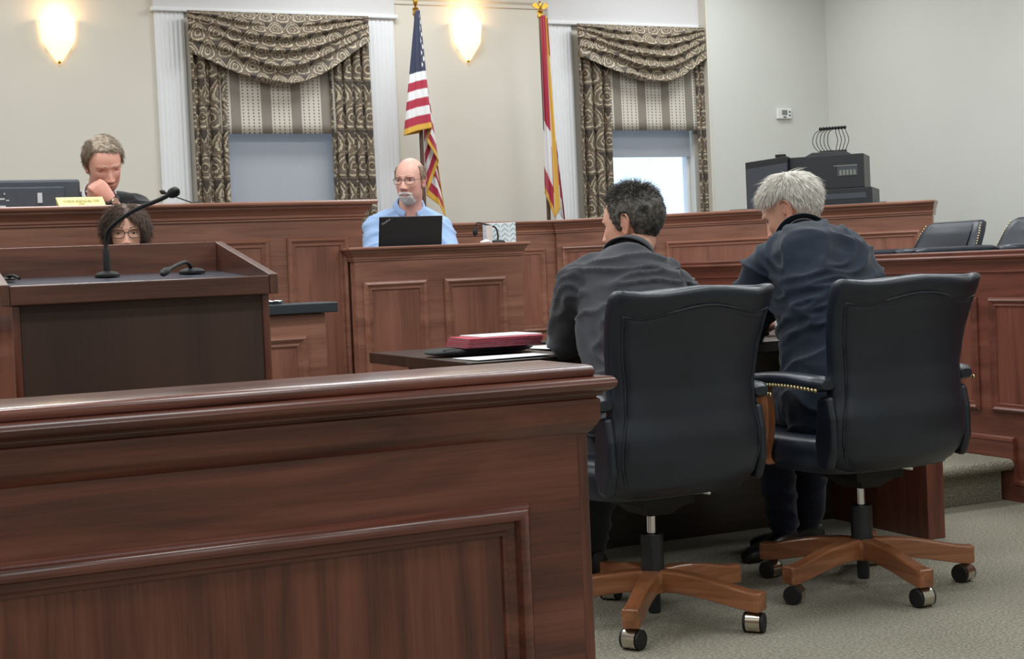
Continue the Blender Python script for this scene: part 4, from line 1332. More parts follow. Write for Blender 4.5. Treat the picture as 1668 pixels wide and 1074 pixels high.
def remesh(m, voxel, smooth=4, factor=0.6):
    me = bpy.data.meshes.new('tmp')
    me.from_pydata(m.v, [], m.f)
    me.update()
    o = bpy.data.objects.new('tmp', me)
    COL.objects.link(o)
    k = o.modifiers.new('r', 'REMESH')
    k.mode = 'VOXEL'
    k.voxel_size = voxel
    if smooth:
        k2 = o.modifiers.new('s', 'SMOOTH')
        k2.iterations = smooth
        k2.factor = factor
    dg = bpy.context.evaluated_depsgraph_get()
    out = bpy.data.meshes.new_from_object(o.evaluated_get(dg))
    bpy.data.objects.remove(o, do_unlink=True)
    V = np.empty(len(out.vertices) * 3)
    out.vertices.foreach_get('co', V)
    N = np.empty(len(out.vertices) * 3)
    out.vertices.foreach_get('normal', N)
    F = [tuple(p.vertices) for p in out.polygons]
    bpy.data.meshes.remove(out)
    return V.reshape(-1, 3), N.reshape(-1, 3), F

def np_obj(name, V, F, mat, parent=None, col=None, smooth=180):
    me = bpy.data.meshes.new(name)
    me.from_pydata([tuple(p) for p in V], [], F)
    me.update()
    me.polygons.foreach_set('use_smooth', [True] * len(me.polygons))
    if smooth < 180:
        me.set_sharp_from_angle(angle=R(smooth))
    if col is not None:
        ca = me.color_attributes.new('Col', 'FLOAT_COLOR', 'POINT')
        ca.data.foreach_set('color', np.asarray(col, dtype=np.float32).ravel())
    me.materials.append(mat)
    o = bpy.data.objects.new(name, me)
    COL.objects.link(o)
    if parent is not None:
        o.parent = parent
    return o

def section(c, lat, fwd, hx, hy, n=28, p=2.5):
    out = []
    for j in range(n):
        a = 2 * PI * j / n
        ca, sa = math.cos(a), math.sin(a)
        out.append(tuple(c + lat * (hx * math.copysign(abs(ca) ** (2 / p), ca)) + fwd * (hy * math.copysign(abs(sa) ** (2 / p), sa))))
    return out

def limb(m, pts, rad, n=16):
    """tapered limb through joints, rounded ends"""
    C = catmull(pts, 7)
    t = np.linspace(0, 1, len(C))
    r = np.interp(t, np.linspace(0, 1, len(rad)), rad)
    m.tube(C, list(r), n=n, round_ends=True)

def torso(m, J, grow=0.0, skirt=0.0, hunch=0.0):
    V = lambda k: np.array(J[k], float)
    lat = unit((V('shR') - V('shL')))
    spine = [V('pelvis') - np.array([0, 0, 0.05 + skirt]), V('pelvis'), V('pelvis') * 0.6 + V('chest') * 0.4, V('chest'), V('chest') * 0.45 + V('neck') * 0.55, V('chest') * 0.12 + V('neck') * 0.88, V('neck')]
    W_ = [0.165, 0.175, 0.158, 0.170, 0.175, 0.115, 0.060]
    D_ = [0.115, 0.125, 0.118, 0.122, 0.112 + hunch, 0.085 + hunch * 0.6, 0.060]
    s = J.get('scale', 1.0)
    C = catmull(spine, 6)
    t = np.linspace(0, 1, len(C))
    ts = np.linspace(0, 1, 7)
    rings = []
    for i, c in enumerate(C):
        c = np.array(c)
        d = np.array(C[min(i + 1, len(C) - 1)]) - np.array(C[max(i - 1, 0)])
        d = unit(d)
        f = unit(np.cross(d, lat))
        l2 = unit(np.cross(f, d))
        rings.append(section(c, l2, f, np.interp(t[i], ts, W_) * s + grow, np.interp(t[i], ts, D_) * s + grow))
    m.loops(rings)
    # shoulder yoke
    for k in ('L', 'R'):
        a = V('sh' + k)
        b = V('neck') * 0.80 + V('chest') * 0.20
        limb(m, [tuple(b), tuple(b * 0.45 + a * 0.55 + np.array([0, 0, 0.012])), tuple(a)], [0.062 * s + grow, 0.066 * s + grow, 0.060 * s + grow])

def arms(m, J, grow=0.0, to_wrist=1.0):
    for k in ('L', 'R'):
        a, e, w = (np.array(J[q + k], float) for q in ('sh', 'el', 'wr'))
        w2 = e + (w - e) * to_wrist
        g2 = grow + 0.056 * (J.get('scale', 1.0) - 1.0)
        limb(m, [tuple(a), tuple((a + e) / 2), tuple(e)], [0.058 + g2, 0.051 + g2 + J.get('arm_mid', 0.0), 0.043 + grow + 0.5 * J.get('arm_mid', 0.0)])
        limb(m, [tuple(e), tuple((e + w2) / 2), tuple(w2)], [0.043 + grow, 0.042 + grow, 0.031 + grow])

def legs(m, J, grow=0.0):
    for k in ('L', 'R'):
        h, q, a = (np.array(J[s + k], float) for s in ('hip', 'kn', 'an'))
        limb(m, [tuple(h), tuple((h + q) / 2), tuple(q)], [0.088 + grow, 0.078 + grow, 0.060 + grow])
        limb(m, [tuple(q), tuple((q + a) / 2), tuple(a)], [0.060 + grow, 0.056 + grow, 0.042 + grow])

def hand_mesh(J, k, curl, dorsal, thumb):
    """palm and five bent fingers; dorsal = vector out of the back of the hand, thumb = +1/-1 side"""
    w = Vector(J['wr' + k])
    e = Vector(J['el' + k])
    y = Vector(J.get('hd' + k, w - e)).normalized()
    z = Vector(dorsal)
    z = (z - y * z.dot(y)).normalized()
    x = y.cross(z).normalized() * thumb
    hs = J.get('hand_scale', 1.0)
    L = lambda p: w + x * (p[0] * hs) + y * (p[1] * hs) + z * (p[2] * hs)
    m = MB()
    m.loops([[tuple(L((cx + hx * math.cos(a), yy, hz * math.sin(a)))) for a in [2 * PI * j / 16 for j in range(16)]] for yy, hx, hz, cx in
             ((-0.02, 0.027, 0.020, 0), (0.0, 0.028, 0.020, 0), (0.03, 0.036, 0.019, 0.001), (0.06, 0.041, 0.017, 0), (0.085, 0.040, 0.013, 0), (0.094, 0.034, 0.008, 0))])
    for i, (xb, sc) in enumerate(((0.030, 0.95), (0.011, 1.05), (-0.009, 0.98), (-0.028, 0.78))):
        ang = 0.1
        p = (xb, 0.082, 0.0)
        pts = [L((xb, 0.06, 0)), L(p)]
        for seg, ln in enumerate((0.044, 0.028, 0.022)):
            ang += curl * (0.95, 1.15, 0.8)[seg] + 0.05 * i
            p = (p[0] * (1 - 0.03 * curl), p[1] + ln * sc * math.cos(ang), p[2] - ln * sc * math.sin(ang))
            pts.append(L(p))
        m.tube([tuple(q) for q in pts], [0.0095, 0.0098, 0.0088, 0.0082, 0.0068], n=10, round_ends=True)
    c = min(1, curl)
    m.tube([tuple(L(q)) for q in ((0.022, 0.018, -0.004), (0.040, 0.040, -0.012), (0.044 - 0.012 * c, 0.066, -0.022 - 0.012 * c), (0.036 - 0.026 * c, 0.090 - 0.01 * c, -0.026 - 0.018 * c))], [0.013, 0.0125, 0.0105, 0.008], n=10, round_ends=True)
    return m

def strands(name, root, nrm, d0, bend, length, rad, mat, parent, segs=3):
    """thin three-sided tapering hairs, all in one hair mesh"""
    N = len(root)
    length = np.broadcast_to(length, (N,))[:, None]
    d0 = unit(d0)
    pts = [root - nrm * 0.003]
    d = d0.copy()
    for s in range(segs):
        pts.append(pts[-1] + d * length / segs)
        d = unit(d + bend)
    side = unit(np.cross(d0, nrm) + 1e-4)
    bi = unit(np.cross(side, d0))
    V = np.zeros((N, segs + 1, 3, 3))
    for s in range(segs + 1):
        r = rad * (1 - 0.8 * (s / segs) ** 1.5)
        for q in range(3):
            a = 2 * PI * q / 3
            V[:, s, q] = pts[s] + (side * math.cos(a) + bi * math.sin(a)) * r
    V = V.reshape(-1, 3)
    F = []
    per = (segs + 1) * 3
    for i in range(N):
        b = i * per
        for s in range(segs):
            for q in range(3):
                a0, a1 = b + s * 3 + q, b + s * 3 + (q + 1) % 3
                F.append((a0, a1, a1 + 3, a0 + 3))
        F.append((b + segs * 3, b + segs * 3 + 1, b + segs * 3 + 2))
    return V, F

def wrinkle(V, N, amp, seed, fz=18.0, fx=6.0):
    out = V.copy()
    for i in range(len(V)):
        p = V[i]
        w = 0.5 * mnoise.noise(Vector((p[0] * 3 + seed, p[1] * 3, p[2] * 3)))
        a = mnoise.noise(Vector((p[0] * fx + seed + w * 2, p[1] * fx, p[2] * fz + w * 6)))
        b = mnoise.noise(Vector((p[0] * 16 - seed, p[1] * 16, p[2] * 30)))
        d = amp * (1.8 * max(0.0, 1.0 - 2.6 * abs(a)) ** 2 - 0.6) + amp * 0.35 * b
        out[i] = p + N[i] * d
    return out

def az_of(S):
    return np.degrees(np.arctan2(np.abs(S[:, 0]), S[:, 1]))

class Person:
    def __init__(s, name, label, J, skin, head_c, head_rot, clothes, **hk):
        s.J, s.skin = J, skin
        # head frame
        phi, pitch, roll = head_rot
        s.HM = Matrix.Translation(head_c) @ Matrix.Rotation(phi, 4, 'Z') @ Matrix.Rotation(-pitch, 4, 'X') @ Matrix.Rotation(roll, 4, 'Y')
        s.scale = hk.pop('hscale', 1.0)
        P, S, F, col = head_arrays(**hk)
        s.P, s.S, s.F = P, S, F
        A = np.array(s.HM)
        s.Rm, s.tv = A[:3, :3] * s.scale, A[:3, 3]
        b = MB()
        torso(b, J, -0.012)
        arms(b, J, -0.010)
        legs(b, J, -0.010)
        # neck into the skull
        nb = np.array(J['neck'], float)
        hb = s.w(np.array([[0, -0.022, -0.055]]))[0]
        limb(b, [tuple(nb - np.array([0, 0, 0.05])), tuple(nb * 0.5 + hb * 0.5), tuple(hb)], [0.062, 0.054, 0.052])
        V, N, Fb = remesh(b, 0.0095, 5)
        # head + ears + hands joined into the body mesh
        VV, FF, CC = [V], list(Fb), [np.tile([0.05, 0, 0, 1.0], (len(V), 1))]
        def app(v, f, c=None):
            n = sum(len(q) for q in VV)
            VV.append(np.asarray(v, float))
            FF.extend([tuple(i + n for i in q) for q in f])
            CC.append(np.tile([0.10, 0, 0, 1.0], (len(v), 1)) if c is None else c)
        app(s.w(P), F, col)
        for sd in (-1, 1):
            e = ear_mesh(sd)
            ev, en, ef = remesh(e, 0.0028, 3)
            k = np.argmin(((S - np.array([sd * 0.078, -0.008, 0.0])) ** 2).sum(1))
            off = np.array([S[k][0] - sd * 0.004, -0.012, -0.002])
            app(s.w(ev + off), ef, np.tile([0.35, 0.05, 0, 1.0], (len(ev), 1)))
        for k, spec in (('L', J.get('handL')), ('R', J.get('handR'))):
            if spec:
                hv, hn, hf = remesh(hand_mesh(J, k, *spec), 0.0042, 3)
                app(hv, hf, np.tile([0.12, 0, 0, 1.0], (len(hv), 1)))
        s.o = np_obj(name, np.vstack(VV), FF, skin, None, np.vstack(CC))
        tag(s.o, label, 'person')
        s.clothes(clothes)
    def w(s, p):
        return np.asarray(p) @ s.Rm.T + s.tv
    def add(s, mb, name, mat, smooth=180):
        """head-frame geometry -> child part"""
        return np_obj(name, s.w(np.array(mb.v)), mb.f, mat, s.o, None, smooth)
    def clothes(s, c):
        J = s.J
        if 'jacket' in c:
            mat, grow, amp, seed, hunch = c['jacket']
            b = MB()
            torso(b, J, grow, 0.06, hunch)
            arms(b, J, grow, c.get('sleeve', 0.97))
            V, N, F = remesh(b, 0.0078, 7)
            V = wrinkle(V, N, amp, seed)
            s.jacket = np_obj(c.get('jacket_name', 'jacket'), V, F, mat, s.o)
        if 'trousers' in c:
            b = MB()
            J2 = dict(J)
            legs(b, J2, 0.012)
            pv = np.array(J['pelvis'], float)
            b.sphere(tuple(pv - np.array([0, 0, 0.03])), (0.175, 0.15, 0.115), 20, 12)
            V, N, F = remesh(b, 0.011, 6)
            V = wrinkle(V, N, 0.005, 3.1)
            np_obj('trousers', V, F, c['trousers'], s.o)
        if c.get('cuffs'):
            for k in ('L', 'R'):
                e, w = Vector(J['el' + k]), Vector(J['wr' + k])
                d = (w - e).normalized()
                m = MB().tube([tuple(w - d * 0.03), tuple(w - d * 0.01), tuple(w + d * 0.014)], [0.036, 0.0385, 0.038], n=20)
                np_obj('shirt_cuff', np.array(m.v), m.f, M['shirt_white'], s.o, None, 50)
        for k in ('L', 'R'):
            if 'toe' + k in J:
                a, t = Vector(J['an' + k]), Vector(J['toe' + k])
                d = (t - a); d.z = 0
                L = d.length; d.normalize()
                sd = Vector((-d.y, d.x, 0))
                z0 = t.z
                m = MB()
                rings = []
                for q, hw, ht in ((-0.055, 0.020, 0.05), (-0.045, 0.033, 0.085), (0.0, 0.037, 0.095), (0.05, 0.038, 0.075), (0.11, 0.045, 0.056), (0.16, 0.044, 0.046), (0.195, 0.032, 0.036), (0.21, 0.012, 0.025)):
                    c0 = Vector((a.x, a.y, z0)) + d * q
                    rings.append([tuple(c0 + sd * (hw * math.copysign(abs(math.cos(g)) ** 0.7, math.cos(g))) + Vector((0, 0, max(0, ht * (0.5 + 0.5 * math.sin(g)))))) for g in [2 * PI * j / 18 for j in range(18)]])
                m.loops(rings)
                np_obj('shoe', np.array(m.v), m.f, M['shoe'], s.o, None, 50)
    def collar(s, name, mat, rx, ry, h, z0=0.0, tilt=0.35, gap=0.5, thick=0.004, flare=0.012, back=0.02, parent=None):
        """collar standing around the neck, open by 'gap' radians at the front"""
        J = s.J
        nb = np.array(J['neck'], float)
        hb = s.w(np.array([[0, -0.022, -0.055]]))[0]
        up = unit(hb - nb)
        lat = unit(np.array(J['shR'], float) - np.array(J['shL'], float))
        fwd = unit(np.cross(up, lat))
        lat = unit(np.cross(fwd, up))
        P = []
        n = 40
        for i in range(n + 1):
            a = PI / 2 + gap + (2 * PI - 2 * gap) * i / n
            bk = 0.5 - 0.5 * math.sin(a)
            row = []
            for q in range(7):
                t = q / 6
                if t < 0.6:     # inner stand going up
                    hh, off = t / 0.6 * h * (0.75 + 0.25 * bk), 0.0
                else:           # folded over outside
                    k = (t - 0.6) / 0.4
                    hh, off = h * (0.75 + 0.25 * bk) * (1 - 0.85 * k), flare * k + 0.004
                row.append(tuple(nb + up * (z0 + hh + back * bk) + lat * ((rx + off) * math.cos(a)) + fwd * ((ry + off) * math.sin(a))))
            P.append(row)
        m = MB().grid(P)
        o = np_obj(name, np.array(m.v), m.f, mat, parent or s.o)
        k = o.modifiers.new('thickness', 'SOLIDIFY')
        k.thickness = thick
        return o
    def hair(s, table, cap, mat, n, length, rad, comb, lift=0.6, bend=(0, 0, -0.15), noise_amp=0.004, name='hair', ztop=None, fall=0.012, seed=1, extra=None, segs=3):
        """cap shell over the skull above the hairline table (azimuth deg -> z) plus combed strands"""
        S = s.S
        xs, zs = zip(*table)
        az = az_of(S)
        hl = np.interp(az, xs, zs)
        m = smooth01(S[:, 2] - hl, -0.004, fall)
        if ztop is not None:
            zx, zz = zip(*ztop)
            m = m * smooth01(np.interp(az, zx, zz) - S[:, 2], 0.0, 0.02)
        if extra is not None:
            m = m * extra(S)
        D = unit(S)
        nv = np.array([mnoise.noise(Vector(tuple(p * 45 + seed))) for p in S])
        off = m * (cap + noise_amp * nv) - (1 - m) * 0.006
        H = S + D * off[:, None]
        keep = [f for f in s.F if max(m[i] for i in f) > 0.02]
        V0, F0 = s.w(H), keep
        rng = np.random.default_rng(seed)
        ids = np.where(m > 0.35)[0]
        wgt = np.maximum(np.sqrt(S[ids, 0] ** 2 + S[ids, 1] ** 2), 0.004)      # pole rows are denser
        pick = rng.choice(ids, n, p=wgt / wgt.sum())
        root = H[pick] + rng.normal(0, 0.0012, (n, 3))
        nr = D[pick]
        cm = comb(S[pick])
        d0 = nr * lift + cm + rng.normal(0, 0.22, (n, 3))
        ln = length(S[pick]) if callable(length) else np.full(n, length)
        ln = ln * rng.uniform(0.6, 1.15, n)
        V1, F1 = strands('', root, nr, d0, np.array(bend)[None, :], ln, rad, None, None, segs)
        V1 = s.w(V1)
        F = list(F0) + [tuple(i + len(V0) for i in f) for f in F1]
        V = np.vstack([V0, V1])
        o = np_obj(name, V, F, mat, s.o)
        return o
    def surf_y(s, x, z):
        P = s.P
        f = np.where(P[:, 1] > 0.02)[0]
        k = f[np.argmin((P[f, 0] - x) ** 2 + (P[f, 2] - z) ** 2)]
        return P[k, 1]
    def eyes(s, look=(0, 1, 0), closed=False, lid_drop=0.35):
        for sd in (-1, 1):
            x, z = sd * 0.031, 0.003
            y = s.surf_y(x, z) - 0.0075
            if not closed:
                s.add(MB().sphere((x, y, z), 0.0115, 18, 12), 'eyeball', M['eye_white'])
                d = Vector(look).normalized()
                c = Vector((x, y, z)) + d * 0.0093
                s.add(MB().sphere(tuple(c), 0.0050, 12, 8), 'iris', M['eye_dark'])
            # lids: skin caps slightly larger than the eyeball
            for lo, hi in (((-0.15 if not closed else -0.9), 1.5), (-1.5, -0.75)):
                P = []
                for i in range(9):
                    el = lo + (hi - lo) * i / 8
                    P.append([(x + 0.0128 * math.cos(el) * math.sin(a) * 1.15, y + 0.0128 * math.cos(el) * math.cos(a), z + (0.0040 if lo > -1 else -0.001) + 0.0122 * math.sin(el) * 0.9) for a in np.linspace(-1.45, 1.45, 15)])
                mb = MB().grid(P)
                o = np_obj('eyelid', s.w(np.array(mb.v)), mb.f, s.skin, s.o, np.tile([0.3, 0.25, 0, 1.0], (len(mb.v), 1)))
            # lash line
            el = -0.15 if not closed else -0.9
            pts = [(x + 0.0131 * math.cos(el) * math.sin(a) * 1.15, y + 0.0131 * math.cos(el) * math.cos(a), z + 0.0040 + 0.0122 * math.sin(el) * 0.9) for a in np.linspace(-1.2, 1.2, 9)]
            s.add(MB().tube(pts, 0.0009, n=6), 'lashes', M['eye_dark'])
    def brows(s, mat, thick=0.0028):
        for sd in (-1, 1):
            pts = []
            for t in np.linspace(0, 1, 8):
                x = sd * (0.014 + 0.034 * t)
                z = 0.0235 + 0.004 * math.sin(t * PI * 0.75)
                pts.append((x, s.surf_y(x, z) + 0.0008 - 0.004 * t * t, z))
            s.add(MB().tube(pts, [thick * (1 - 0.6 * t) for t in np.linspace(0, 1, 8)], n=8, round_ends=True), 'eyebrow', mat)
    def glasses(s, mat, rx=0.0235, rz=0.0165, r=0.0012, zc=0.0, half=0.0325):
        m = MB()
        yy = max(s.surf_y(0.03, 0.02), s.surf_y(0.03, -0.02)) + 0.006
        for sd in (-1, 1):
            loop = []
            for j in range(33):
                a = 2 * PI * j / 32
                x = sd * half + rx * math.copysign(abs(math.cos(a)) ** 0.7, math.cos(a))
                z = zc + rz * math.copysign(abs(math.sin(a)) ** 0.7, math.sin(a))
                loop.append((x, yy - 0.35 * (abs(x) - 0.01) ** 2 / 0.05, z))
            m.tube(loop, r, n=6)
            xo = sd * (half + rx)
            m.tube([(xo, yy - 0.012, zc + 0.006), (sd * 0.066, yy - 0.03, zc + 0.007), (sd * 0.077, 0.02, zc + 0.008), (sd * 0.079, -0.015, zc + 0.006), (sd * 0.075, -0.03, zc - 0.012)], r, n=6)
        m.tube([(-half + rx, yy, zc + 0.004), (0, yy + 0.003, zc + 0.007), (half - rx, yy, zc + 0.004)], r * 1.2, n=6)
        g = s.add(m, 'glasses', mat, 60)
        return g

def comb_swirl(S):
    """hair lying outwards and down from the crown"""
    c = np.array([0, -0.045, 0.11])
    t = S - c
    D = unit(S)
    t = t - D * (t * D).sum(1, keepdims=True)
    return unit(t)

def comb_forward(S):
    t = np.tile(np.array([0.0, 1.0, 0.0]), (len(S), 1))
    D = unit(S)
    return unit(t - D * (t * D).sum(1, keepdims=True))

def seated(pelvis, neck, shL, shR, elL, elR, wrL, wrR, face, knees, ankles, toes=None, **kw):
    """joint table; face = unit forward direction of the hips in plan"""
    p, n = np.array(pelvis, float), np.array(neck, float)
    f = np.array([face[0], face[1], 0.0]); f /= np.linalg.norm(f)
    r = np.array([f[1], -f[0], 0.0])
    J = dict(pelvis=tuple(p), neck=tuple(n), chest=kw.pop('chest', tuple(p * 0.45 + n * 0.55 - f * 0.03)), shL=shL, shR=shR, elL=elL, elR=elR, wrL=wrL, wrR=wrR,
             hipL=tuple(p - r * 0.09), hipR=tuple(p + r * 0.09), knL=knees[0], knR=knees[1], anL=ankles[0], anR=ankles[1])
    if toes:
        J['toeL'], J['toeR'] = toes
    J.update(kw)
    return J

# --- man in charcoal suit, left counsel chair (seen from behind)
JA = seated((2.15, 3.79, 0.575), (2.300, 4.085, 1.045), (2.105, 4.055, 0.975), (2.480, 4.105, 0.952), (2.135, 4.235, 0.800), (2.60, 4.30, 0.800), (2.27, 4.46, 0.795), (2.50, 4.52, 0.795),
            (-0.12, 1), ((2.04, 4.20, 0.56), (2.26, 4.22, 0.56)), ((2.05, 4.33, 0.11), (2.27, 4.36, 0.11)), ((2.02, 4.50, 0.002), (2.26, 4.52, 0.002)), chest=(2.225, 3.92, 0.84),
            handL=(0.35, (0, 0, 1), -1), handR=(0.35, (0, 0, 1), 1))
A = Person('person', 'person in charcoal suit seated from behind with head turned left', JA, M['skin_a'], (2.355, 4.150, 1.166), (R(30), R(6), 0), dict(jacket=(M['suit_grey'], 0.012, 0.0085, 1.7, 0.010), trousers=cloth('charcoal_trousers', (40, 41, 46)), cuffs=True), hscale=1.03)
A.collar('jacket_collar', M['suit_grey'], 0.064, 0.064, 0.050, z0=-0.008, gap=0.7, flare=0.024, parent=A.jacket)
A.collar('shirt_collar', M['shirt_white'], 0.060, 0.060, 0.036, z0=0.004, gap=0.4, flare=0.004)
A.eyes()
A.brows(M['hair_dark'])
TA = [(0, 0.080), (35, 0.076), (52, 0.055), (66, 0.020), (78, -0.020), (88, -0.022), (94, 0.026), (112, 0.016), (128, -0.048), (150, -0.094), (180, -0.104)]
def lenA(S):
    return 0.007 + 0.024 * smooth01(S[:, 2], 0.05, 0.11)
A.hair(TA, 0.009, M['hair_dark'], 6500, lenA, 0.0009, lambda S: 0.75 * comb_swirl(S), lift=0.75, bend=(0, 0, 0.0), noise_amp=0.004, seed=3)

# --- white-haired man in navy jacket, right counsel chair
JB = seated((2.905, 3.80, 0.575), (3.005, 4.125, 1.105), (2.805, 4.085, 0.985), (3.215, 4.125, 0.985), (2.87, 4.27, 0.800), (3.34, 4.32, 0.800), (3.00, 4.50, 0.795), (3.18, 4.52, 0.795),
            (0.0, 1), ((2.88, 4.20, 0.55), (3.06, 4.20, 0.55)), ((2.985, 4.275, 0.11), (3.13, 4.33, 0.11)), ((2.84, 4.235, 0.002), (3.0, 4.40, 0.002)), chest=(2.965, 3.925, 0.86),
            handL=(0.35, (0, 0, 1), -1), handR=(0.35, (0, 0, 1), 1), scale=1.10, arm_mid=0.016)
B = Person('person', 'white-haired person in navy jacket hunched over the table', JB, M['skin_a'], (3.045, 4.245, 1.198), (R(30), R(26), R(-4)), dict(jacket=(M['suit_navy'], 0.014, 0.0085, 4.2, 0.022), trousers=M['trouser_navy'], cuffs=True), hscale=1.06)
B.collar('jacket_collar', M['suit_navy'], 0.063, 0.065, 0.046, z0=-0.050, gap=0.6, flare=0.030, parent=B.jacket)
B.collar('shirt_collar', M['shirt_white'], 0.059, 0.061, 0.040, z0=-0.032, gap=0.4, flare=0.005)
B.eyes()
B.brows(M['hair_white'])
TB = [(0, 0.082), (35, 0.080), (52, 0.070), (66, 0.045), (78, 0.032), (90, 0.036), (100, 0.038), (112, 0.024), (128, -0.040), (150, -0.074), (180, -0.082)]
B.hair(TB, 0.010, M['hair_white'], 7000, lambda S: (0.026 + 0.026 * smooth01(S[:, 2], -0.02, 0.09)) * (1 - 0.75 * ((az_of(S) > 62) & (az_of(S) < 125) & (S[:, 2] < 0.055))), 0.0010, lambda S: 1.6 * comb_swirl(S), lift=0.16, bend=(0, 0, -0.12), noise_amp=0.003, seed=5, segs=4)

# --- robed person behind the tall bench
JC = seated((1.09, 6.62, 0.86), (1.045, 6.365, 1.400), (1.215, 6.375, 1.330), (0.875, 6.425, 1.345), (1.175, 6.165, 1.215), (0.80, 6.20, 1.215), (1.046, 6.085, 1.388), (0.93, 6.14, 1.215),
            (-0.1, -1), ((1.17, 6.30, 0.83), (0.95, 6.30, 0.83)), ((1.17, 6.27, 0.40), (0.95, 6.27, 0.40)), ((1.17, 6.12, 0.272), (0.95, 6.12, 0.272)),
            handL=(0.98, (-0.25, -1.0, 0.25), -1), handR=(0.5, (0, 0, 1), 1), hdL=(-0.62, 0.05, 0.72), hand_scale=0.86)
C_ = Person('person', 'robed person with sandy hair resting chin on fist behind the tall bench', JC, M['skin_b'], (1.052, 6.235, 1.538), (R(186), R(24), R(6)), dict(jacket=(M['robe'], 0.022, 0.007, 7.7, 0.0), jacket_name='robe', sleeve=0.62, trousers=M['top_dark']), wide=0.95)
C_.collar('shirt_collar', M['shirt_white'], 0.062, 0.064, 0.045, z0=0.0, gap=0.25, flare=0.006)
C_.eyes(closed=True)
C_.brows(M['hair_sandy'], 0.0022)
TC = [(0, 0.074), (30, 0.072), (45, 0.070), (60, 0.055), (72, 0.026), (82, 0.0), (88, -0.002), (94, 0.022), (112, 0.008), (128, -0.045), (180, -0.072)]
def combC(S):
    t = np.stack([np.where(S[:, 0] > 0.035, 0.9, -1.0), 0.35 - 0.6 * (S[:, 2] < 0.05), -0.9 * (S[:, 2] < 0.055)], -1)
    D = unit(S)
    return unit(t - D * (t * D).sum(1, keepdims=True)) * 1.3
C_.hair(TC, 0.008, M['hair_sandy'], 4500, 0.024, 0.0010, combC, lift=0.15, bend=(0, 0, -0.12), noise_amp=0.003, seed=8)
wv = Vector(JC['wrL']) * 0.97 + Vector(JC['elL']) * 0.03
wd = (Vector(JC['wrL']) - Vector(JC['elL'])).normalized()
m = MB().tube([tuple(wv - wd * 0.010), tuple(wv - wd * 0.008), tuple(wv + wd * 0.008), tuple(wv + wd * 0.010)], [0.030, 0.0325, 0.0325, 0.030], n=24)
wt = np_obj('wristwatch', np.array(m.v), m.f, M['leather_brown'], C_.o, None, 50)
n_ = Vector((-0.1, -1.0, 0.3)); n_ = (n_ - wd * n_.dot(wd)).normalized()
fc = wv + n_ * 0.032
m = MB().tube([tuple(fc - n_ * 0.004), tuple(fc), tuple(fc + n_ * 0.004)], [0.015, 0.016, 0.014], n=20)
np_obj('watch_case', np.array(m.v), m.f, M['steel'], wt, None, 50)

# --- man in light blue shirt on the witness stand
JD = seated((2.52, 6.62, 0.79), (2.470, 6.445, 1.322), (2.600, 6.395, 1.236), (2.315, 6.475, 1.241), (2.625, 6.270, 1.03), (2.255, 6.330, 1.03), (2.50, 6.16, 1.105), (2.30, 6.17, 1.105),
            (-0.3, -1), ((2.58, 6.22, 0.76), (2.36, 6.26, 0.76)), ((2.55, 6.12, 0.385), (2.33, 6.16, 0.385)), ((2.50, 5.99, 0.272), (2.29, 6.02, 0.272)),
            handL=(0.4, (0, 0, 1), -1), handR=(0.4, (0, 0, 1), 1))
D_ = Person('person', 'bald bearded person with glasses in light blue shirt behind the laptop', JD, M['skin_c'], (2.452, 6.372, 1.462), (R(138), R(3), R(-2)), dict(jacket=(M['shirt_blue'], 0.008, 0.0060, 9.1, 0.0), jacket_name='shirt', trousers=M['top_dark']), wide=0.95, jaw=1.02, hscale=0.92)
D_.collar('shirt_collar', M['shirt_blue'], 0.058, 0.061, 0.046, z0=0.002, gap=0.42, flare=0.018, parent=D_.jacket)
D_.collar('undershirt_collar', M['shirt_white'], 0.057, 0.060, 0.020, z0=-0.004, gap=0.05, flare=0.001)
D_.eyes(look=(0.25, 1, 0))
D_.brows(M['hair_ginger'])
D_.glasses(M['glasses'])
TD = [(0, 0.20), (60, 0.20), (70, 0.030), (80, -0.005), (92, 0.016), (112, 0.006), (128, -0.045), (180, -0.072)]
D_.hair(TD, 0.006, M['hair_ginger'], 2200, 0.012, 0.0009, lambda S: comb_swirl(S), lift=0.2, ztop=[(0, 0.0), (60, 0.085), (90, 0.09), (130, 0.085), (180, 0.08)], seed=11, noise_amp=0.002)
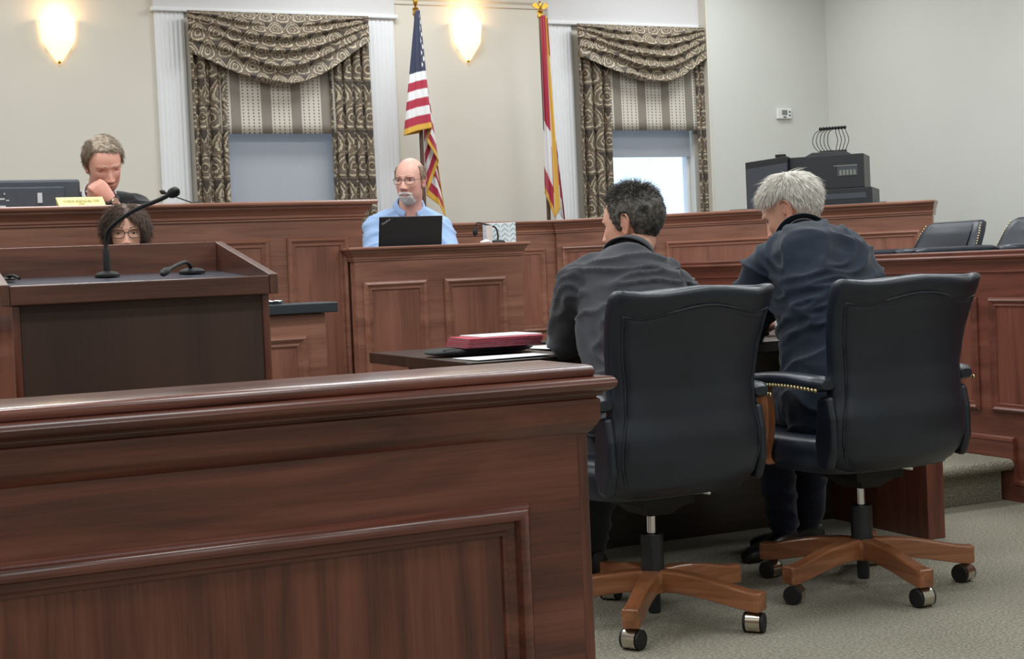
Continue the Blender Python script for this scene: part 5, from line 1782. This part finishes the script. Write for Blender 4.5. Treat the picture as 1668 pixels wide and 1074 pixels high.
def beard_mask(S):
    x, y, z = S[:, 0], S[:, 1], S[:, 2]
    chin = smooth01(-0.070 - z, 0.0, 0.012) * smooth01(0.040 - np.abs(x), 0, 0.008)
    lip = smooth01(-0.052 - z, 0, 0.004) * smooth01(z + 0.066, 0, 0.003) * smooth01(0.028 - np.abs(x), 0, 0.006)
    side = smooth01(-0.055 - z, 0, 0.006) * smooth01(np.abs(x) - 0.022, 0, 0.004) * smooth01(0.038 - np.abs(x), 0, 0.006)
    return np.clip(chin + lip + side, 0, 1) * (y > 0.02)
_S = D_.S
D_.S = D_.P
D_.hair([(0, -0.2), (180, -0.2)], 0.0024, M['hair_grey'], 2600, 0.008, 0.0008, lambda S: np.tile([0, 0.15, -1.0], (len(S), 1)), lift=0.45, extra=beard_mask, name='beard', seed=13, noise_amp=0.002)
D_.S = _S

# --- clerk with brown hair, mostly hidden by the lectern
JE = seated((1.02, 5.60, 0.56), (1.005, 5.585, 1.075), (1.175, 5.60, 1.0), (0.83, 5.64, 1.0), (1.22, 5.53, 0.78), (0.79, 5.57, 0.78), (1.12, 5.42, 0.74), (0.90, 5.43, 0.74),
            (-0.1, -1), ((1.10, 5.36, 0.54), (0.92, 5.36, 0.54)), ((1.10, 5.40, 0.11), (0.92, 5.40, 0.11)), ((1.10, 5.30, 0.002), (0.92, 5.30, 0.002)),
            handL=(0.4, (0, 0, 1), -1), handR=(0.4, (0, 0, 1), 1), scale=0.9)
E_ = Person('person', 'brown-haired person with glasses peering over the lectern', JE, M['skin_a'], (1.003, 5.545, 1.228), (R(171), R(2), 0), dict(jacket=(M['top_dark'], 0.006, 0.005, 2.2, 0.0), jacket_name='blouse', trousers=M['top_dark']), jaw=0.95, hscale=0.91)
E_.eyes(look=(0.15, 1, 0))
E_.brows(M['hair_brown'], 0.002)
E_.glasses(M['glasses'], rx=0.025, rz=0.0165, r=0.0014)
TE = [(0, 0.058), (22, 0.052), (40, 0.030), (52, -0.02), (60, -0.085), (90, -0.10), (180, -0.105)]
def combE(S):
    t = np.stack([np.sign(S[:, 0]) * 0.45, 0.15 - 0.3 * (S[:, 1] < 0), -1.0 + 0 * S[:, 0]], -1)
    D = unit(S)
    return unit(t - D * (t * D).sum(1, keepdims=True)) * 1.4
E_.hair(TE, 0.008, M['hair_brown'], 6500, 0.060, 0.0011, combE, lift=0.14, bend=(0, 0, -0.20), noise_amp=0.006, fall=0.018, seed=17, segs=4)
